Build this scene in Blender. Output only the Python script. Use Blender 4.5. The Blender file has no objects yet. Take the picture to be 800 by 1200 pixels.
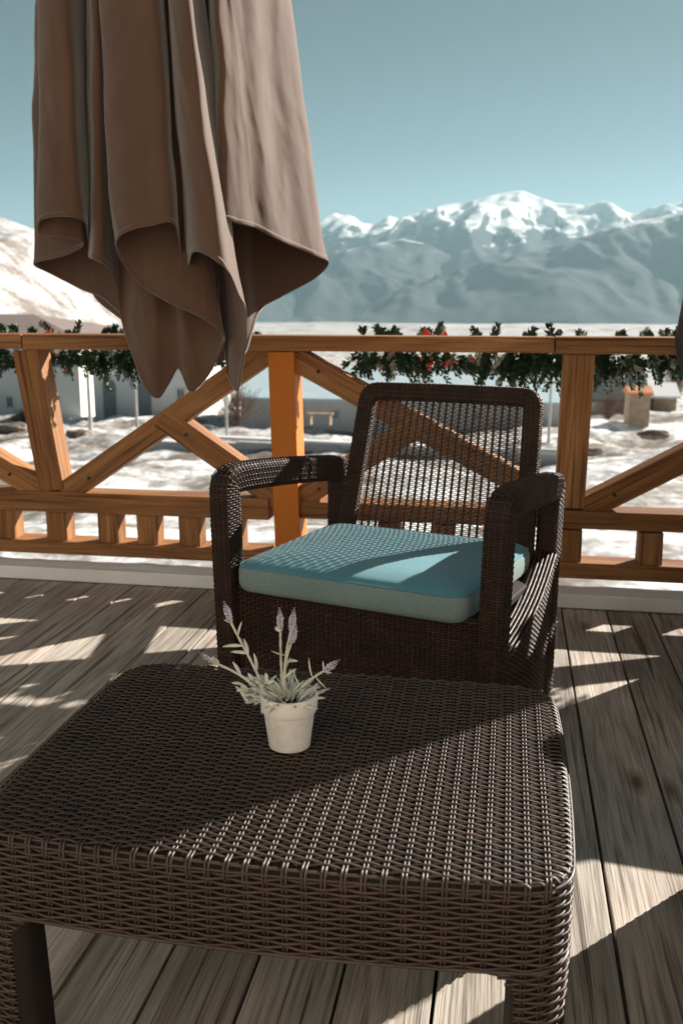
import bpy, bmesh, math, random
import numpy as np
from mathutils import Vector, Matrix

random.seed(7); rng = np.random.default_rng(7)
sc = bpy.context.scene
COL = sc.collection
R = math.radians
PI = math.pi

# ------------------------------------------------------------------ view
HC = 1.06; FPX = 1130.0
PITCH = math.atan(243/FPX); YAW = R(9.8)
cd = bpy.data.cameras.new('camera'); cam = bpy.data.objects.new('camera', cd); COL.objects.link(cam)
cam.location = (0, 0, HC); cam.rotation_euler = (PI/2-PITCH, 0, YAW)
cd.sensor_width = 36; cd.sensor_fit = 'AUTO'; cd.lens = FPX/1200*36
cd.clip_start = .02; cd.clip_end = 60000
cd.dof.use_dof = True; cd.dof.focus_distance = 1.75; cd.dof.aperture_fstop = 6.3
sc.camera = cam
FW = np.array([-math.sin(YAW)*math.cos(PITCH), math.cos(YAW)*math.cos(PITCH), -math.sin(PITCH)])
RT = np.array([math.cos(YAW), math.sin(YAW), 0]); UP = np.cross(RT, FW); CC = np.array([0, 0, HC])
def ray(x, y): return FW+RT*(x-400)/FPX-UP*(y-600)/FPX
def ony(x, y, Y):                       # photo measurement -> a point at depth Y in the place
    d = ray(x, y); return CC+d*(Y/d[1])
def onz(x, y, z=0):
    d = ray(x, y); return CC+d*((z-HC)/d[2])

# ------------------------------------------------------------------ helpers
def tag(o, label=None, cat=None, group=None, kind=None):
    if label: o['label'] = label
    if cat: o['category'] = cat
    if group: o['group'] = group
    if kind: o['kind'] = kind
    return o
def empty(name, loc=(0, 0, 0), rz=0):
    o = bpy.data.objects.new(name, None); COL.objects.link(o)
    o.location = loc; o.rotation_euler = (0, 0, rz); o.empty_display_size = .1
    return o
def link(name, me, mat=None, parent=None):
    o = bpy.data.objects.new(name, me); COL.objects.link(o)
    if mat: me.materials.append(mat)
    if parent: o.parent = parent
    return o
def mesh_np(name, V, F, smooth=True):
    V = np.asarray(V, dtype=np.float32); F = np.asarray(F, dtype=np.int32)
    me = bpy.data.meshes.new(name)
    k = F.shape[1]
    me.vertices.add(len(V)); me.vertices.foreach_set('co', V.ravel())
    me.loops.add(F.size); me.loops.foreach_set('vertex_index', F.ravel())
    me.polygons.add(len(F))
    me.polygons.foreach_set('loop_start', np.arange(0, F.size, k, dtype=np.int32))
    me.polygons.foreach_set('loop_total', np.full(len(F), k, dtype=np.int32))
    me.update(calc_edges=True); me.validate()
    if smooth: me.polygons.foreach_set('use_smooth', np.ones(len(me.polygons), dtype=bool))
    return me
def copy_tree(o, parent=None):
    c = o.copy(); COL.objects.link(c)
    if parent: c.parent = parent
    for ch in list(o.children): copy_tree(ch, c)
    return c

class Acc:                                # collects vertices / quads of one mesh
    def __init__(s): s.V = []; s.F = []; s.n = 0
    def add(s, V, F):
        V = np.asarray(V).reshape(-1, 3); s.V.append(V); s.F.append(np.asarray(F)+s.n); s.n += len(V)
    def grid(s, P, closed_u=False, closed_v=False, flip=False):   # P[v,u,3]
        nv, nu = P.shape[:2]
        iu = np.arange(nu if closed_u else nu-1); iv = np.arange(nv if closed_v else nv-1)
        a, b = np.meshgrid(iv, iu, indexing='ij'); a2 = (a+1) % nv; b2 = (b+1) % nu
        F = np.stack([a*nu+b, a*nu+b2, a2*nu+b2, a2*nu+b], -1).reshape(-1, 4)
        s.add(P, F[:, ::-1] if flip else F)
    def strands(s, P, N, w, t, K=6, closed=False):                # P[S,n,3] centre lines, N surface normals
        P = np.asarray(P, float); N = np.broadcast_to(np.asarray(N, float), P.shape)
        if closed: T = np.roll(P, -1, 1)-np.roll(P, 1, 1)
        else: T = np.gradient(P, axis=1)
        T = T/(np.linalg.norm(T, axis=-1, keepdims=True)+1e-12)
        B = np.cross(N, T); B /= np.linalg.norm(B, axis=-1, keepdims=True)+1e-12
        M = np.cross(T, B)
        a = np.arange(K)*2*PI/K+.3
        ring = P[:, :, None]+B[:, :, None]*(np.cos(a)*w/2)[:, None]+M[:, :, None]*(np.sin(a)*t/2)[:, None]
        S, n = P.shape[:2]
        i = np.arange(n if closed else n-1); k = np.arange(K)
        ii, kk = np.meshgrid(i, k, indexing='ij'); i2 = (ii+1) % n; k2 = (kk+1) % K
        F = np.stack([ii*K+kk, i2*K+kk, i2*K+k2, ii*K+k2], -1).reshape(-1, 4)
        F = (F[None]+(np.arange(S)*n*K)[:, None, None]).reshape(-1, 4)
        s.add(ring, F)
    def mesh(s, name, smooth=True): return mesh_np(name, np.concatenate(s.V), np.concatenate(s.F), smooth)
    def obj(s, name, mat, parent=None, smooth=True): return link(name, s.mesh(name, smooth), mat, parent)

class Boards:                             # bevelled boards with UVs: u along the grain in metres
    def __init__(s): s.bm = bmesh.new(); s.uv = s.bm.loops.layers.uv.new('UVMap')
    def add(s, p0, p1, w, d, up=(0, 0, 1), bev=.003, jit=0):
        p0, p1 = Vector(p0), Vector(p1); ax = (p1-p0); L = ax.length; ax.normalize()
        up = Vector(up); side = ax.cross(up).normalized(); up = side.cross(ax).normalized()
        b = bmesh.new(); r = bmesh.ops.create_cube(b, size=1)
        for v in b.verts:
            c = v.co.copy()
            v.co = Vector((c.x*L, c.y*w+random.uniform(-jit, jit), c.z*d+random.uniform(-jit, jit)))
        if bev: bmesh.ops.bevel(b, geom=list(b.edges), offset=bev, segments=2, affect='EDGES', profile=.6)
        ou, ov = random.uniform(0, 50), random.uniform(0, 50)
        mid = (p0+p1)/2; vm = {}
        for v in b.verts: vm[v] = s.bm.verts.new(mid+ax*v.co.x+side*v.co.y+up*v.co.z)
        b.normal_update()
        for f in b.faces:
            nf = s.bm.faces.new([vm[v] for v in f.verts])
            n = f.normal; 
            for lo, v in zip(nf.loops, f.verts):
                c = v.co
                if abs(n.x) > .7: uv = (c.z*.25, c.y+3)
                elif abs(n.y) > abs(n.z): uv = (c.x, c.z+.31)
                else: uv = (c.x, c.y)
                lo[s.uv].uv = (uv[0]+ou, uv[1]+ov)
        b.free()
    def obj(s, name, mat, parent=None):
        bmesh.ops.recalc_face_normals(s.bm, faces=list(s.bm.faces))
        me = bpy.data.meshes.new(name); s.bm.to_mesh(me); s.bm.free()
        return link(name, me, mat, parent)

class MB:                                 # plain bmesh collector
    def __init__(s): s.bm = bmesh.new()
    def box(s, c, size, rz=0, bev=0, tilt=0):
        b = bmesh.new(); bmesh.ops.create_cube(b, size=1)
        bmesh.ops.scale(b, vec=size, verts=b.verts)
        if bev: bmesh.ops.bevel(b, geom=list(b.edges), offset=bev, segments=2, affect='EDGES', profile=.6)
        bmesh.ops.transform(b, matrix=Matrix.Translation(c) @ Matrix.Rotation(rz, 4, 'Z') @ Matrix.Rotation(tilt, 4, 'X'), verts=b.verts)
        s.merge(b)
    def poly(s, pts, h, axis):            # prism: pts polygon extruded by vector axis
        vs = [s.bm.verts.new(Vector(p)) for p in pts]; ws = [s.bm.verts.new(Vector(p)+Vector(axis)*h) for p in pts]
        n = len(pts); s.bm.faces.new(vs); s.bm.faces.new(ws[::-1])
        for i in range(n): s.bm.faces.new([vs[i], ws[i], ws[(i+1) % n], vs[(i+1) % n]])
    def lathe(s, prof, n=48, c=(0, 0, 0)):
        rings = []
        for r, z in prof: rings.append([s.bm.verts.new((c[0]+r*math.cos(2*PI*i/n), c[1]+r*math.sin(2*PI*i/n), c[2]+z)) for i in range(n)])
        for a, b in zip(rings, rings[1:]):
            for i in range(n): s.bm.faces.new([a[i], a[(i+1) % n], b[(i+1) % n], b[i]])
        s.bm.faces.new(rings[0][::-1]); s.bm.faces.new(rings[-1])
    def merge(s, b):
        vm = {v: s.bm.verts.new(v.co) for v in b.verts}
        for f in b.faces: s.bm.faces.new([vm[v] for v in f.verts])
        b.free()
    def obj(s, name, mat, parent=None, smooth=False):
        bmesh.ops.recalc_face_normals(s.bm, faces=list(s.bm.faces))
        me = bpy.data.meshes.new(name); s.bm.to_mesh(me); s.bm.free()
        if smooth:
            me.polygons.foreach_set('use_smooth', np.ones(len(me.polygons), dtype=bool))
            me.set_sharp_from_angle(angle=R(40))
        return link(name, me, mat, parent)

# numpy gradient noise
_perm = rng.permutation(512); _perm = np.concatenate([_perm, _perm, _perm])
_grad = rng.normal(size=(512, 2)); _grad /= np.linalg.norm(_grad, axis=1, keepdims=True)
def pn(x, y):
    xi = np.floor(x).astype(int); yi = np.floor(y).astype(int); xf = x-xi; yf = y-yi
    u = xf**3*(xf*(xf*6-15)+10); v = yf**3*(yf*(yf*6-15)+10)
    def g(i, j): 
        h = _perm[_perm[(xi+i) % 512]+(yi+j) % 512] % 512
        return _grad[h, 0]*(xf-i)+_grad[h, 1]*(yf-j)
    a = g(0, 0)*(1-u)+g(1, 0)*u; b = g(0, 1)*(1-u)+g(1, 1)*u
    return a*(1-v)+b*v
def fbm(x, y, o=5, ridged=False):
    s = 0; a = 1
    for i in range(o):
        n = pn(x*2**i+17.3*i, y*2**i+9.1*i)
        s = s+a*((1-2*np.abs(n)) if ridged else n); a *= .5
    return s

# ------------------------------------------------------------------ materials
def newmat(name):
    m = bpy.data.materials.new(name); m.use_nodes = True
    nt = m.node_tree; b = nt.nodes['Principled BSDF']
    return m, nt, b
def nd(nt, t, **kw):
    n = nt.nodes.new(t)
    for k, v in kw.items():
        if k in n.inputs: n.inputs[k].default_value = v
        else: setattr(n, k, v)
    return n
def ramp(nt, src, stops):
    r = nt.nodes.new('ShaderNodeValToRGB'); e = r.color_ramp.elements
    while len(e) < len(stops): e.new(.5)
    for el, (p, c) in zip(e, stops): el.position = p; el.color = (*c, 1) if len(c) == 3 else c
    nt.links.new(src, r.inputs[0]); return r
def simple(name, col, rough=.7, var=.25, scale=6, bump=0, bscale=60, spec=.4, coord='Object', metal=0):
    m, nt, b = newmat(name); L = nt.links
    tc = nd(nt, 'ShaderNodeTexCoord')
    n = nd(nt, 'ShaderNodeTexNoise', Scale=scale, Detail=6.0, Roughness=.6); L.new(tc.outputs[coord], n.inputs['Vector'])
    lo = tuple(c*(1-var) for c in col); hi = tuple(min(1, c*(1+var)) for c in col)
    r = ramp(nt, n.outputs['Fac'], [(.3, lo), (.7, hi)]); L.new(r.outputs[0], b.inputs['Base Color'])
    b.inputs['Roughness'].default_value = rough; b.inputs['Specular IOR Level'].default_value = spec; b.inputs['Metallic'].default_value = metal
    if bump:
        n2 = nd(nt, 'ShaderNodeTexNoise', Scale=bscale, Detail=5.0); L.new(tc.outputs[coord], n2.inputs['Vector'])
        bp = nd(nt, 'ShaderNodeBump', Strength=bump, Distance=.01); L.new(n2.outputs['Fac'], bp.inputs['Height']); L.new(bp.outputs[0], b.inputs['Normal'])
    return m
def wood(name, c_dark, c_mid, c_light, rough=.75, ring=26, knots=True, grey=None, bump=.35, ug=1.2, crack=.7, kn=1.0):
    m, nt, b = newmat(name); L = nt.links
    uv = nd(nt, 'ShaderNodeUVMap')
    wv = nd(nt, 'ShaderNodeTexNoise', Scale=2.2, Detail=3.0); 
    mp0 = nd(nt, 'ShaderNodeMapping'); mp0.inputs['Scale'].default_value = (.7, 5, 1); L.new(uv.outputs[0], mp0.inputs[0]); L.new(mp0.outputs[0], wv.inputs['Vector'])
    # warp across the grain
    ma = nd(nt, 'ShaderNodeVectorMath', operation='MULTIPLY_ADD'); ma.inputs[1].default_value = (0, .022, 0)
    L.new(wv.outputs['Color'], ma.inputs[0]); L.new(uv.outputs[0], ma.inputs[2])
    mp = nd(nt, 'ShaderNodeMapping'); mp.inputs['Scale'].default_value = (ug, ring*2.2, 1); L.new(ma.outputs[0], mp.inputs[0])
    g = nd(nt, 'ShaderNodeTexNoise', Scale=1.6, Detail=7.0, Roughness=.62); L.new(mp.outputs[0], g.inputs['Vector'])
    mp2 = nd(nt, 'ShaderNodeMapping'); mp2.inputs['Scale'].default_value = (4, ring*14, 1); L.new(ma.outputs[0], mp2.inputs[0])
    f = nd(nt, 'ShaderNodeTexNoise', Scale=1.0, Detail=4.0); L.new(mp2.outputs[0], f.inputs['Vector'])
    r = ramp(nt, g.outputs['Fac'], [(.28, c_dark), (.5, c_mid), (.72, c_light)])
    fr = ramp(nt, f.outputs['Fac'], [(.34, (.52, .48, .45)), (.50, (1, 1, 1))])
    mx = nd(nt, 'ShaderNodeMix', data_type='RGBA', blend_type='MULTIPLY'); mx.inputs[0].default_value = .8
    L.new(r.outputs[0], mx.inputs[6]); L.new(fr.outputs[0], mx.inputs[7]); out = mx.outputs[2]
    # big slow stains
    mp3 = nd(nt, 'ShaderNodeMapping'); mp3.inputs['Scale'].default_value = (1.1, 4.5, 1); L.new(uv.outputs[0], mp3.inputs[0])
    st = nd(nt, 'ShaderNodeTexNoise', Scale=1.3, Detail=4.0); L.new(mp3.outputs[0], st.inputs['Vector'])
    sr = ramp(nt, st.outputs['Fac'], [(.35, (.78, .77, .76)), (.62, (1.12, 1.12, 1.12))])
    mx2 = nd(nt, 'ShaderNodeMix', data_type='RGBA', blend_type='MULTIPLY'); mx2.inputs[0].default_value = 1
    L.new(out, mx2.inputs[6]); L.new(sr.outputs[0], mx2.inputs[7]); out = mx2.outputs[2]
    if grey:
        st2 = nd(nt, 'ShaderNodeTexNoise', Scale=.9, Detail=3.0); mp4 = nd(nt, 'ShaderNodeMapping'); mp4.inputs['Location'].default_value = (7, 3, 0); mp4.inputs['Scale'].default_value = (.8, 3.2, 1)
        L.new(uv.outputs[0], mp4.inputs[0]); L.new(mp4.outputs[0], st2.inputs['Vector'])
        gr = ramp(nt, st2.outputs['Fac'], [(.38, (0, 0, 0)), (.6, (1, 1, 1))])
        mg = nd(nt, 'ShaderNodeMix', data_type='RGBA', blend_type='MULTIPLY'); L.new(gr.outputs[0], mg.inputs[0]); L.new(out, mg.inputs[6]); mg.inputs[7].default_value = (*grey, 1); out = mg.outputs[2]
    if crack:
        mc = nd(nt, 'ShaderNodeMapping'); mc.inputs['Scale'].default_value = (1.3, 62, 1); mc.inputs['Location'].default_value = (3, 11, 0); L.new(ma.outputs[0], mc.inputs[0])
        nc = nd(nt, 'ShaderNodeTexNoise', Scale=1.0, Detail=2.0, Roughness=.5); L.new(mc.outputs[0], nc.inputs['Vector'])
        rc_ = ramp(nt, nc.outputs['Fac'], [(.60, (1, 1, 1)), (.665, (.30, .27, .25))])
        mcx = nd(nt, 'ShaderNodeMix', data_type='RGBA', blend_type='MULTIPLY'); mcx.inputs[0].default_value = crack; L.new(out, mcx.inputs[6]); L.new(rc_.outputs[0], mcx.inputs[7]); out = mcx.outputs[2]
    if knots:
        mk = nd(nt, 'ShaderNodeMapping'); mk.inputs['Scale'].default_value = (2.3, 7, 1); L.new(ma.outputs[0], mk.inputs[0])
        v = nd(nt, 'ShaderNodeTexVoronoi', Scale=.9, Randomness=1.0); L.new(mk.outputs[0], v.inputs['Vector'])
        kr = ramp(nt, v.outputs['Distance'], [(.03*kn, (.16, .10, .07)), (.055*kn, (.5, .42, .36)), (.13*kn, (1, 1, 1))])
        mk2 = nd(nt, 'ShaderNodeMix', data_type='RGBA', blend_type='MULTIPLY'); mk2.inputs[0].default_value = .85
        L.new(out, mk2.inputs[6]); L.new(kr.outputs[0], mk2.inputs[7]); out = mk2.outputs[2]
    gi = nd(nt, 'ShaderNodeNewGeometry'); ri = ramp(nt, gi.outputs['Random Per Island'], [(.0, (.70, .67, .64)), (.5, (.97, .96, .95)), (1, (1.16, 1.12, 1.08))])
    mi = nd(nt, 'ShaderNodeMix', data_type='RGBA', blend_type='MULTIPLY'); mi.inputs[0].default_value = 1; L.new(out, mi.inputs[6]); L.new(ri.outputs[0], mi.inputs[7]); out = mi.outputs[2]
    L.new(out, b.inputs['Base Color']); b.inputs['Roughness'].default_value = rough; b.inputs['Specular IOR Level'].default_value = .3
    ad = nd(nt, 'ShaderNodeMath', operation='MULTIPLY_ADD'); ad.inputs[1].default_value = .6; L.new(f.outputs['Fac'], ad.inputs[0]); L.new(g.outputs['Fac'], ad.inputs[2])
    bp = nd(nt, 'ShaderNodeBump', Strength=bump, Distance=.004); L.new(ad.outputs[0], bp.inputs['Height']); L.new(bp.outputs[0], b.inputs['Normal'])
    return m

M = {}
M['deck'] = wood('deck_wood', (.32, .255, .215), (.58, .50, .44), (.74, .65, .58), rough=.8, ring=17, grey=(.78, .83, .83), bump=.6, ug=2.2, crack=.85, kn=1.25)
M['fence'] = wood('stained_wood', (.27, .118, .044), (.40, .190, .073), (.53, .285, .120), rough=.66, ring=9, grey=(.72, .66, .60), kn=1.7, crack=.8)
M['orange'] = simple('orange_paint', (.60, .175, .012), rough=.55, var=.08, scale=5, bump=.12, bscale=40)
def wicker(name, col, rough, spec):
    m, nt, b = newmat(name); L = nt.links
    tc = nd(nt, 'ShaderNodeTexCoord')
    n = nd(nt, 'ShaderNodeTexNoise', Scale=14.0, Detail=5.0, Roughness=.65); L.new(tc.outputs['Object'], n.inputs['Vector'])
    r = ramp(nt, n.outputs['Fac'], [(.3, tuple(c*.7 for c in col)), (.55, col), (.8, tuple(c*1.5+.01 for c in col))])
    gi = nd(nt, 'ShaderNodeNewGeometry'); mrr = nd(nt, 'ShaderNodeMapRange'); mrr.inputs[3].default_value = .68; mrr.inputs[4].default_value = 1.35; L.new(gi.outputs['Random Per Island'], mrr.inputs[0])
    cm = nd(nt, 'ShaderNodeVectorMath', operation='SCALE'); L.new(r.outputs[0], cm.inputs[0]); L.new(mrr.outputs[0], cm.inputs['Scale'])
    L.new(cm.outputs[0], b.inputs['Base Color'])
    n2 = nd(nt, 'ShaderNodeTexNoise', Scale=60.0, Detail=3.0); L.new(tc.outputs['Object'], n2.inputs['Vector'])
    rr = ramp(nt, n2.outputs['Fac'], [(.3, (rough-.08,)*3), (.7, (rough+.14,)*3)]); L.new(rr.outputs[0], b.inputs['Roughness'])
    b.inputs['Specular IOR Level'].default_value = spec
    return m
M['wicker_table'] = wicker('brown_wicker', (.044, .0215, .013), .47, .75)
M['wicker'] = wicker('dark_brown_wicker', (.044, .021, .013), .46, .32)
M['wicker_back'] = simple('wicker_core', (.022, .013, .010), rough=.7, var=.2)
M['pot'] = simple('rough_plaster', (.86, .80, .73), rough=.9, var=.10, scale=30, bump=.22, bscale=260, spec=.2)
M['soil'] = simple('dark_soil', (.03, .022, .016), rough=1, var=.4, scale=80)
M['leaf'] = simple('felted_leaf', (.62, .64, .55), rough=.9, var=.18, scale=60, spec=.15)
M['stem'] = simple('felted_stem', (.60, .58, .47), rough=.9, var=.2, scale=60, spec=.15)
M['flower'] = simple('lavender_floret', (.60, .55, .64), rough=.9, var=.25, scale=220, spec=.1)
M['needle'] = simple('garland_needle', (.04, .088, .048), rough=.6, var=.5, scale=9)
M['frost'] = simple('frosted_needle', (.40, .46, .40), rough=.8, var=.3, scale=9)
M['red'] = simple('red_ribbon', (.62, .06, .03), rough=.6, var=.25, scale=12)
M['white_board'] = simple('white_paint', (.88, .88, .86), rough=.7, var=.06, scale=5, bump=.15, bscale=30)
M['berry'] = simple('red_berry', (.5, .10, .05), rough=.4, var=.2)
M['bolt'] = simple('black_bolt', (.03, .025, .022), rough=.5, var=.2)
M['steel'] = simple('grey_metal', (.3, .3, .3), rough=.4, metal=.8, var=.1)

def fabric(name, c1, c2, wscale, sheen=.3, bump=.3, rough=.9, transl=0):
    m, nt, b = newmat(name); L = nt.links
    uv = nd(nt, 'ShaderNodeTexCoord')
    w = nd(nt, 'ShaderNodeTexNoise', Scale=wscale, Detail=3.0, Roughness=.7); L.new(uv.outputs['Object'], w.inputs['Vector'])
    big = nd(nt, 'ShaderNodeTexNoise', Scale=3.5, Detail=5.0); L.new(uv.outputs['Object'], big.inputs['Vector'])
    r = ramp(nt, w.outputs['Fac'], [(.35, c1), (.65, c2)])
    r2 = ramp(nt, big.outputs['Fac'], [(.3, (.86, .86, .86)), (.7, (1.08, 1.08, 1.08))])
    mx = nd(nt, 'ShaderNodeMix', data_type='RGBA', blend_type='MULTIPLY'); mx.inputs[0].default_value = 1
    L.new(r.outputs[0], mx.inputs[6]); L.new(r2.outputs[0], mx.inputs[7]); L.new(mx.outputs[2], b.inputs['Base Color'])
    b.inputs['Roughness'].default_value = rough; b.inputs['Specular IOR Level'].default_value = .15
    b.inputs['Sheen Weight'].default_value = sheen; b.inputs['Sheen Roughness'].default_value = .5
    bp = nd(nt, 'ShaderNodeBump', Strength=bump, Distance=.002); L.new(w.outputs['Fac'], bp.inputs['Height']); L.new(bp.outputs[0], b.inputs['Normal'])
    if transl:
        t = nd(nt, 'ShaderNodeBsdfTranslucent'); L.new(mx.outputs[2], t.inputs[0])
        ms = nd(nt, 'ShaderNodeMixShader'); ms.inputs[0].default_value = transl
        out = nt.nodes['Material Output']; L.new(b.outputs[0], ms.inputs[1]); L.new(t.outputs[0], ms.inputs[2]); L.new(ms.outputs[0], out.inputs[0])
    return m
M['teal'] = fabric('teal_weave', (.072, .225, .28), (.11, .29, .345), 420, sheen=.2)
M['teal_bounce'] = fabric('teal_weave_bounce_light', (.15, .225, .225), (.25, .325, .315), 380, sheen=.2)  # greyer teal: warm bounce light painted into the cushion's side colour
M['canopy'] = fabric('brown_canvas', (.108, .058, .035), (.150, .083, .052), 700, sheen=.55, bump=.15, transl=.08)
M['canopy_dark'] = fabric('dark_canvas', (.035, .026, .022), (.05, .036, .03), 700, sheen=.3, bump=.15)

# ------------------------------------------------------------------ deck
def build_deck():
    B = Boards(); x = -3.6; 
    edges = []
    while x < 3.2:
        w = random.choice([.143, .15, .156, .148]); edges.append((x, w)); x += w
    for x0, w in edges:
        gap = random.uniform(.004, .007)
        y = -1.6
        while y < 3.5:
            L = 8
            B.add((x0+w/2, -1.6, -.02+random.uniform(-.0012, .0012)), (x0+w/2, 3.43, -.02+random.uniform(-.0012, .0012)), w-gap, .04, bev=.0025)
            break
    o = B.obj('deck', M['deck']); tag(o, kind='structure')
    # dark void and joists under the boards
    mb = MB(); mb.box((-.2, .9, -.75), (7, 5.0, 1.36)); o = mb.obj('deck_base', simple('deck_underside', (.03, .025, .02), rough=1)); tag(o, kind='structure')
    # nail heads
build_deck()

# ------------------------------------------------------------------ edge board with snow
def edge_board():
    t = empty('edge_board', (0, 3.40, 0)); tag(t, 'low white painted board along the deck edge below the railing, capped with snow', 'edge board')
    A = ony(0, 677, 3.40); 
    B = Boards(); B.add((-3.7, .03, .030), (3.3, -.03, .030), .05, .052, bev=.006); o = B.obj('board', M['white_board'], t)
    # snow lying behind the board
    nx, ny = 240, 16
    xs = np.linspace(-3.7, 3.3, nx); ys = np.linspace(0, .10, ny)
    X, Y = np.meshgrid(xs, ys); yoff = .03-.06*(X+3.7)/7
    Z = .054+.007*fbm(X*2.2, Y*4, 4)+.004*fbm(X*9, Y*9, 3)+.010*np.sin(np.clip(Y/.10, 0, 1)*PI)
    P = np.stack([X, Y+yoff-.004, Z], -1); a = Acc(); a.grid(P)
    # front and back skirts
    P2 = P.copy()[[0, 0]]; P2[0, :, 2] = .02; P2[0, :, 1] += .01; a.grid(P2)
    P3 = P.copy()[[-1, -1]]; P3[1, :, 2] = -.25; a.grid(P3)
    a.obj('snow_cap', M['snow'], t)

def snow_mat(name, dirt=.5, scale=.25, dcol=(.20, .17, .14), far=False, alb=.8):
    m, nt, b = newmat(name); L = nt.links
    g = nd(nt, 'ShaderNodeNewGeometry')
    n = nd(nt, 'ShaderNodeTexNoise', Scale=scale, Detail=9.0, Roughness=.68); L.new(g.outputs['Position'], n.inputs['Vector'])
    n2 = nd(nt, 'ShaderNodeTexNoise', Scale=scale*9, Detail=6.0, Roughness=.7); L.new(g.outputs['Position'], n2.inputs['Vector'])
    mul = nd(nt, 'ShaderNodeMath', operation='MULTIPLY_ADD'); mul.inputs[1].default_value = .45; L.new(n2.outputs['Fac'], mul.inputs[0]); L.new(n.outputs['Fac'], mul.inputs[2])
    r = ramp(nt, mul.outputs[0], [(.0, (alb, alb*1.01, alb*1.035)), (.78-.06*dirt, (alb, alb*1.01, alb*1.035)), (.86-.06*dirt, tuple(.5*c+.3 for c in dcol)), (.94-.06*dirt, dcol)])
    col = r.outputs[0]
    if far:
        mpf = nd(nt, 'ShaderNodeMapping'); mpf.inputs['Scale'].default_value = (.011, .0022, 1); L.new(g.outputs['Position'], mpf.inputs[0])
        nf = nd(nt, 'ShaderNodeTexNoise', Scale=1.0, Detail=9.0, Roughness=.72); L.new(mpf.outputs[0], nf.inputs['Vector'])
        rf = ramp(nt, nf.outputs['Fac'], [(.50, (0, 0, 0)), (.60, (1, 1, 1))])
        sp = nd(nt, 'ShaderNodeSeparateXYZ'); L.new(g.outputs['Position'], sp.inputs[0])
        mr = nd(nt, 'ShaderNodeMapRange'); mr.inputs[1].default_value = 110; mr.inputs[2].default_value = 320; L.new(sp.outputs['Y'], mr.inputs[0])
        mm = nd(nt, 'ShaderNodeMath', operation='MULTIPLY'); L.new(rf.outputs[0], mm.inputs[0]); L.new(mr.outputs[0], mm.inputs[1])
        mf = nd(nt, 'ShaderNodeMix', data_type='RGBA'); L.new(mm.outputs[0], mf.inputs[0]); L.new(col, mf.inputs[6]); mf.inputs[7].default_value = (.16, .14, .125, 1); col = mf.outputs[2]
    L.new(col, b.inputs['Base Color']); b.inputs['Roughness'].default_value = .85; b.inputs['Specular IOR Level'].default_value = .2
    bp = nd(nt, 'ShaderNodeBump', Strength=.6, Distance=.3/scale*.06); L.new(mul.outputs[0], bp.inputs['Height']); L.new(bp.outputs[0], b.inputs['Normal'])
    return m
M['snow'] = snow_mat('clean_snow', dirt=-2, scale=2.0)
M['snow_ground'] = snow_mat('patchy_snow', dirt=2.2, scale=.30, far=True)
edge_board()

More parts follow.
